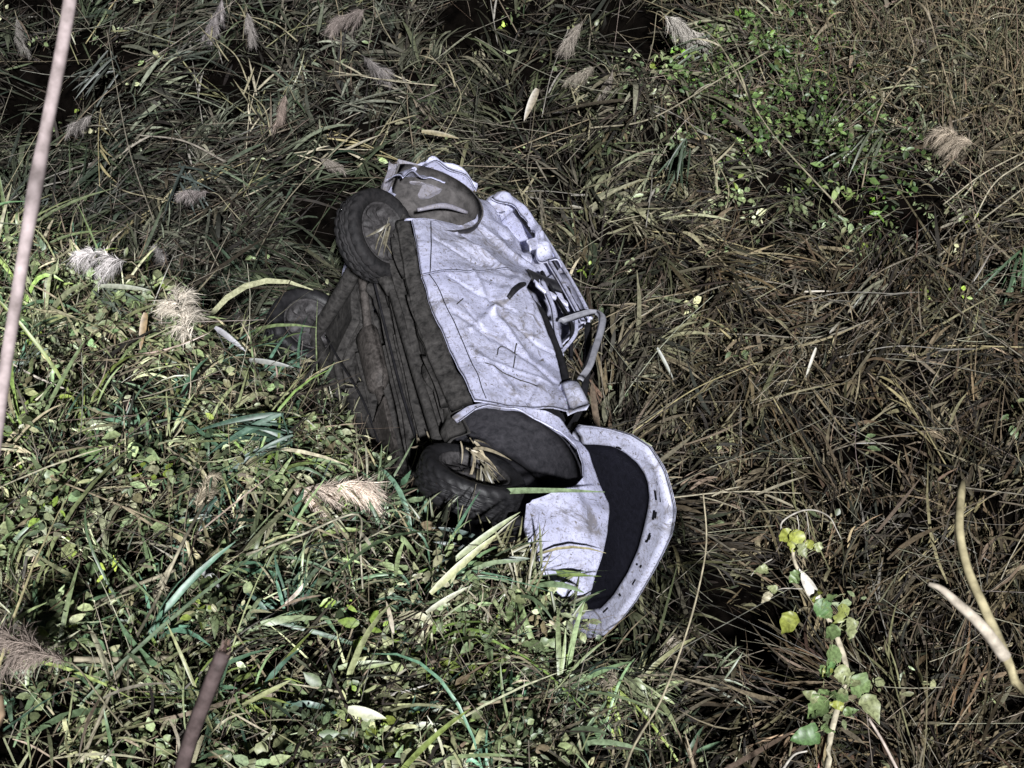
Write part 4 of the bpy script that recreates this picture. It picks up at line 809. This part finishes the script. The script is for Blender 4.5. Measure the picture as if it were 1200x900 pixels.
# many alike: six models, copied
def stalk_model(i):
    L = rng.uniform(.5, 1.1); P = [np.array([0, 0, 0]), np.array([L*.5, rng.normal(0, .05), rng.uniform(.0, .05)]), np.array([L, rng.normal(0, .12), rng.normal(-.02, .03)])]
    cname, t = [('tan', TAN), ('grey', GREY), ('straw coloured', (.26, .24, .16)), ('dull brown', (.18, .15, .11)), ('pale cream', PALE), ('olive', (.20, .20, .11)), ('dark brown', (.12, .10, .075)), ('yellowish', (.34, .30, .17)), ('ashen', (.24, .23, .21))][i]; t = np.array(t)
    r = stem_obj('fallen_reed', P, [rng.uniform(.004, .007), .003], t); parts = []
    for k in range(rng.integers(2, 5)):
        q = rng.uniform(.2, .95); b = P[0]+(P[2]-P[0])*q; parts.append(blade('leaf', b, (1, rng.normal(0, .5), rng.normal(.1, .2)), rng.uniform(.18, .38), rng.uniform(.010, .022), (rng.normal(0, .1), rng.normal(0, .2), -.12), t*rng.uniform(.7, 1.15), r, nrm=(0, rng.normal(0, .4), 1)))
    r['cname'] = cname; return r, parts
models = [stalk_model(i) for i in range(9)]; used = set()
cnt = 0
while cnt < 150:
    x, y = rng.uniform(-4.5, 4.8), rng.uniform(3.0, 12.5)
    if not in_view(np.array([x]), np.array([y]), .0)[0]: continue
    s = float(bank_s(x, y)); az = float(flow(x, y))*1.1+1.2+rng.normal(0, .9)
    k = int(rng.integers(0, 9)); d = np.array([cos(az), sin(az), 0]); pts = np.array([[x, y, 0]])+d*np.linspace(0, 1.0, 6)[:, None]
    pts[:, 2] = height(pts[:, 0], pts[:, 1])+.18
    if not car_clear(pts, .12).all() or (-1.9 < x < 1.1 and 3.9 < y < 8.2 and s > -.6): continue
    mids = pts[2:4, 2].mean()-(pts[0, 2]+pts[-1, 2])/2
    if (np.hypot(pts[:, 0]-PITS[0][0], pts[:, 1]-PITS[0][1]) < .5).any(): continue
    if abs(mids) > .12: continue
    r, parts = models[k]
    if k in used:
        c = r.copy(); col.objects.link(c)
        for p in parts: q = p.copy(); col.objects.link(q); q.parent = c
        r = c
    used.add(k); h0, h1 = pts[0, 2], pts[-1, 2]; pitch = math.atan2(h1-h0, 1.0)
    r.rotation_euler = (rng.uniform(-.5, .5), -pitch-rng.normal(0.03, .08), az); r.location = (x, y, h0-.06+rng.uniform(-.05, .09))
    nl = {2: 'two', 3: 'three', 4: 'four'}[len(parts)]
    if s > .1: zn = 'lying on the leafy near bank'
    elif y > 9.6 and x > 0: zn = 'lying on the far bank beyond the car roof'
    elif y > 8.4 and x > -1.2: zn = 'lying behind the car tail'
    elif x < -1: zn = 'lying among the dark reeds left of the car'
    elif y < 5.8: zn = 'lying on the litter between bonnet and vine'
    else: zn = 'lying on the brown litter beyond the car roof'
    tag(r, f"{r['cname']} {nl} leaved fallen reed {zn}", 'reed', 'fallen reeds '+zn)
    cnt += 1
for o_ in col.objects:
    if 'cname' in o_.keys(): del o_['cname']
for k, (r, parts) in enumerate(models):
    if k not in used:
        for p in parts: bpy.data.objects.remove(p)
        bpy.data.objects.remove(r)

# ---- single broad leaves that catch the eye ------------------------------------
def lone_leaf(px, py, lift, ang, L, W, tint, label, bend=(0, 0, -.12), into=0., name='broad_leaf'):
    a = radians(ang); v = unit(R_*cos(a)+D_*sin(a)+F_*into); lift += .2; c = pix(px, py, lift); g = ground_pt(c); g[2] -= .02
    b = c-v*L*.5
    root = stem_obj(name, [np.zeros(3), (b-g)*.6+np.array([.0, .02, 0]), b-g], [.003, .002], np.array(tint)*.8, nodes=0); root.location = g; tag(root, label, 'leaf')
    blade('leaf', b-g, v, L, W, bend, tint, root, nrm=-F_+np.array([0, 0, .3]), fold=.15)
for a in [
 (516, 156, .2, 5, .30, .040, (.24, .21, .13), 'single beige leaf lying level behind the car tail'),
 (622, 121, .2, 115, .26, .060, (.22, .19, .14), 'broad drooping tan leaf behind the car tail'),
 (147, 335, .3, 0, .28, .028, (.26, .28, .22), 'level pale green leaf below the grey lilac plume'),
 (167, 387, .16, 100, .20, .040, (.28, .20, .11), 'short orange tan leaf sheath standing in the creepers'),
 (270, 396, .20, 35, .22, .034, (.20, .20, .23), 'glossy blue grey leaf beside the bright cream plume'),
 (318, 424, .24, 5, .26, .030, (.17, .18, .17), 'grey leaf pointing at the left rear wheel'),
 (250, 678, .10, 40, .16, .040, (.27, .28, .27), 'curled silvery leaf on the leafy bank'),
 (545, 655, .26, 315, .44, .034, (.36, .38, .20), 'long yellow green blade pointing up to the car front wing'),
 (570, 625, .27, 320, .42, .030, (.28, .32, .18), 'second yellow green blade crossing under the longest one'),
 (525, 700, .2, 325, .24, .024, (.34, .35, .25), 'short pale blade with a curled tip below the yellow green blades'),
 (640, 600, .26, 8, .24, .018, (.14, .17, .14), 'narrow grey green leaf lying across the front wing'),
 (600, 655, .24, 350, .18, .030, (.13, .17, .12), 'broad green leaf below the front wing arch'),
 (428, 778, .16, 350, .24, .040, (.22, .28, .12), 'bright green curved leaf in the creepers'),
 (430, 835, .16, 10, .16, .045, (.36, .38, .24), 'pale yellowish leaf flat in the creepers'),
 (490, 850, .14, 350, .20, .040, (.26, .30, .17), 'pale green leaf flat on the bank'),
 (950, 425, .0, 110, .22, .022, (.22, .205, .15), 'pale split leaf standing out of the brown litter'),
 (780, 425, .06, 60, .24, .024, (.14, .15, .12), 'dark grey leaf beside the bent window frame'),
 (1195, 750, .5, 300, .01, .003, (.3, .3, .2), 'x')][:-1]: lone_leaf(*a[:8])

# ---- foreground plants ----------------------------------------------------------
def cane(px_pts, rad, tint, label, name, T=None):
    """tall stem close to the camera; points (px, py, depth), first one carried down to the ground"""
    P = np.array([at_depth(*p) for p in px_pts]); d = P[0]-P[1]; d = unit(d+np.array([0, .0, -1.2])); q = P[0].copy()
    while q[2] > float(height(q[0], q[1])) and q[2] > -2: q = q+d*.05
    P = np.vstack([q, P[0]*.5+q*.5+np.array([0, -.02, 0]), P]); g = P[0].copy(); g[2] -= .02
    o = stem_obj(name, P-g, rad, tint, nodes=.55); o.location = g; tag(o, label, 'cane'); return o, g
cane([(-140, 1100, 2.5), (-60, 800, 2.35), (-12, 560, 2.25), (8, 420, 2.2), (42, 215, 2.15), (72, 60, 2.1), (92, -60, 2.1)], [.0112, .0105, .010], (.46, .39, .40), 'tall pale pinkish cane standing close at the edge of the bank', 'tall_cane')
o, g = cane([(150, 1080, 3.2), (205, 925, 3.1), (225, 860, 3.05), (247, 802, 3.0), (262, 764, 2.98)], [.015, .0155, .017], (.10, .075, .075), 'broken dark brown stub with a frayed top', 'broken_stub')
tipw = at_depth(262, 764, 2.98)
nb = NB(); n = 26; ribbons(nb, np.tile(tipw-g, (n, 1))+rng.normal(0, .006, (n, 3)), unit(np.tile(at_depth(262, 764, 2.98)-at_depth(225, 860, 3.05), (n, 1))+rng.normal(0, .05, (n, 3))), rng.uniform(.01, .035, n), .006, 2, None, rng.normal(0, 1, (n, 3)), [1, .8, .2], pick([(.10, .07, .06), (.16, .12, .10)], n)); link('frayed_fibres', nb.mesh('frayed_fibres'), M_stem, o)
cane([(-8, 930, 2.5), (-2, 860, 2.5), (-4, 815, 2.5)], [.014, .013, .012], (.30, .22, .15), 'short tan cane stump close at the edge of the bank', 'cane_stump')

def curved_stem(name, px_pts, rad, tint, label, cat, nodes=0.2):
    P = np.array([at_depth(*p) for p in px_pts]); q = P[0].copy(); d = unit(np.array([0, .15, -1.])); pre = []
    while q[2] > float(height(q[0], q[1])): q = q+d*.05
    P = np.vstack([q, (q+P[0])*.5, P]); g = P[0].copy(); o = stem_obj(name, P-g, rad, tint, nodes=nodes); o.location = g; tag(o, label, cat); return o, g
curved_stem('thin_stem', [(733, 900, 4.2), (775, 820, 4.15), (805, 740, 4.1), (822, 675, 4.1), (828, 630, 4.1), (824, 578, 4.1)], [.005, .004, .0035, .002], (.40, .36, .26), 'thin wavy pale stem rising in front of the dark hollow', 'stem')

# splitting bent reed at the right
o, g = curved_stem('split_reed', [(1215, 880, 2.9), (1190, 800, 2.9), (1172, 755, 2.9), (1150, 705, 2.9), (1133, 665, 2.95), (1124, 620, 3.0), (1127, 565, 3.1)], [.017, .0165, .016, .014, .011, .009], (.48, .43, .27), 'split yellowish reed with a side shoot standing close by', 'reed', .5)
P = np.array([at_depth(*p) for p in [(1178, 770, 2.9), (1150, 733, 2.88), (1120, 705, 2.86), (1103, 690, 2.85), (1088, 684, 2.84)]])-g
nb = NB(); path_tube(nb, smooth_path(P, 5), [.014, .012, .010, .007, .004], 8, (.52, .47, .40)); link('side_shoot', nb.mesh('side_shoot'), M_stem, o)

def vine():
    D = 6.0
    o, g = curved_stem('climbing_vine', [(968, 905, D), (972, 868, D), (980, 835, D), (992, 790, D), (980, 745, D), (962, 710, D), (942, 680, D), (930, 655, D), (930, 632, D)], [.011, .010, .010, .011, .013, .014, .014, .010, .007], (.48, .44, .34), 'climbing vine with lobed green leaves on dead stalks by the brown litter', 'vine', 0)
    def tw(pts, r, t, name='tendril'):
        nb = NB(); path_tube(nb, smooth_path([at_depth(*p)-g for p in pts], 5), r, 6, t); link(name, nb.mesh(name), M_stem, o)
    tw([(925, 640, D), (915, 615, D-.02), (935, 600, D-.03), (955, 598, D-.03), (972, 606, D-.05), (980, 620, D-.06), (986, 632, D-.06)], [.004, .004, .003, .0015], (.42, .40, .36))
    tw([(945, 600, D), (947, 615, D), (950, 640, D)], [.0025, .001], (.42, .40, .36)); tw([(934, 604, D), (936, 620, D), (930, 640, D)], [.0025, .0015], (.42, .40, .36))
    tw([(905, 655, D), (888, 665, D), (880, 675, D)], [.003, .002], (.4, .38, .34)); tw([(940, 690, D), (915, 690, D), (900, 700, D)], [.003, .0015], (.4, .38, .34))
    tw([(1053, 905, D), (1035, 870, D), (1018, 842, D)], [.007, .006], (.46, .40, .36), 'side_stalk'); tw([(985, 838, D), (1010, 846, D), (1030, 866, D)], [.003, .002], (.26, .2, .14))
    tw([(958, 905, D+.05), (966, 870, D+.05), (974, 842, D+.05)], [.006, .006], (.40, .16, .14), 'red_stalk'); tw([(915, 905, D), (930, 885, D), (946, 880, D)], [.006, .004], (.46, .44, .40), 'side_stalk')
    # dead pale sheath on the upper stem
    blade('sheath', at_depth(958, 705, D-.02)-g, at_depth(930, 655, D)-at_depth(958, 705, D), .16, .05, (0, 0, 0), (.52, .50, .46), o, nrm=-F_, fold=.4)
    def lf(px, py, size, ang, tint, tilt=(0, 0, 0)):
        # ovate leaf with a drawn-out tip, cupped along its midrib and curling
        a = radians(ang); n = unit(-F_+np.array(tilt)); v = R_*cos(a)+D_*sin(a); v = unit(v-n*(v@n)); size *= 1.2; b = at_depth(px, py, D-.03)-g-v*size*.5; nb = NB(); bd = -n*rng.uniform(.15, .45)+rng.normal(0, .08, 3)
        ribbons(nb, [b], v[None], size*1.1, size*rng.uniform(.72, .92), 10, bd[None], n[None], list(np.array([.30, .78, .97, 1, .96, .86, .72, .55, .36, .18, .03])*rng.uniform(.82, 1.12, 11)), (np.array(tint)*rng.uniform(.85, 1.2))[None], fold=rng.uniform(.25, .6), twist=np.array([rng.normal(0, .5)]))
        V = nb.V[0]; V += n*(rng.normal(0, .006, len(V)))[:, None]; path_tube(nb, smooth_path([b-v*.03-n*.01, b-v*.01, b+v*size*.2], 3), [.0015, .001], 5, (.30, .32, .18)); link('leaf', nb.mesh('leaf'), M_leaf, o)
    G1, G2, G3, G4 = (.25, .28, .06), (.15, .22, .09), (.09, .17, .06), (.24, .27, .14)
    for a in [(932, 634, .11, 95, G1, (.5, 0, .2)), (920, 628, .08, 160, G1, (-.5, .2, 0)), (940, 645, .07, 40, G4, (.4, .5, 0)), (966, 714, .11, 40, G3, (.3, -.4, .3)), (984, 722, .12, 110, (.18, .21, .06), (.8, 0, -.2)), (996, 738, .10, 75, G4, (.7, .1, 0)), (975, 742, .09, 150, G2, (-.6, .2, 0)),
              (925, 730, .11, 110, G1, (-.2, 0, .1)), (974, 772, .13, 100, G2, (.6, .1, 0)), (965, 790, .08, 140, G2, (-.5, .3, .2)), (988, 790, .10, 60, G4, (.2, -.5, .3)), (1010, 805, .13, 40, G2, (.3, 0, .4)), (1020, 828, .12, 60, G4, (-.3, .3, .1)), (1000, 795, .09, 300, G4, (0, .5, .2)),
              (958, 830, .13, 140, G2, (-.5, 0, .3)), (982, 815, .10, 200, G2, (.1, .6, 0)), (944, 862, .14, 165, G3, (.3, -.1, .5)), (950, 815, .08, 220, G4, (.3, .3, 0)), (960, 640, .06, 330, G4, (.3, 0, .3)), (905, 690, .05, 200, G4, (0, .2, .2)), (893, 668, .06, 170, G4, (.3, .3, .2)), (898, 700, .06, 120, (.30, .28, .2), (.3, -.3, .2))]: lf(a[0], a[1], a[2]*.76, *a[3:])
    for k in range(14):
        q = rng.uniform(0, 1); px_ = np.interp(q, [0, .3, .6, .8, 1], [968, 985, 984, 955, 930])+rng.normal(0, 14); py_ = np.interp(q, [0, 1], [890, 640])+rng.normal(0, 6)
        lf(px_, py_, rng.uniform(.035, .075), rng.uniform(0, 360), random.choice([G1, G2, G2, G3, G4]), rng.normal(0, .5, 3))
vine()
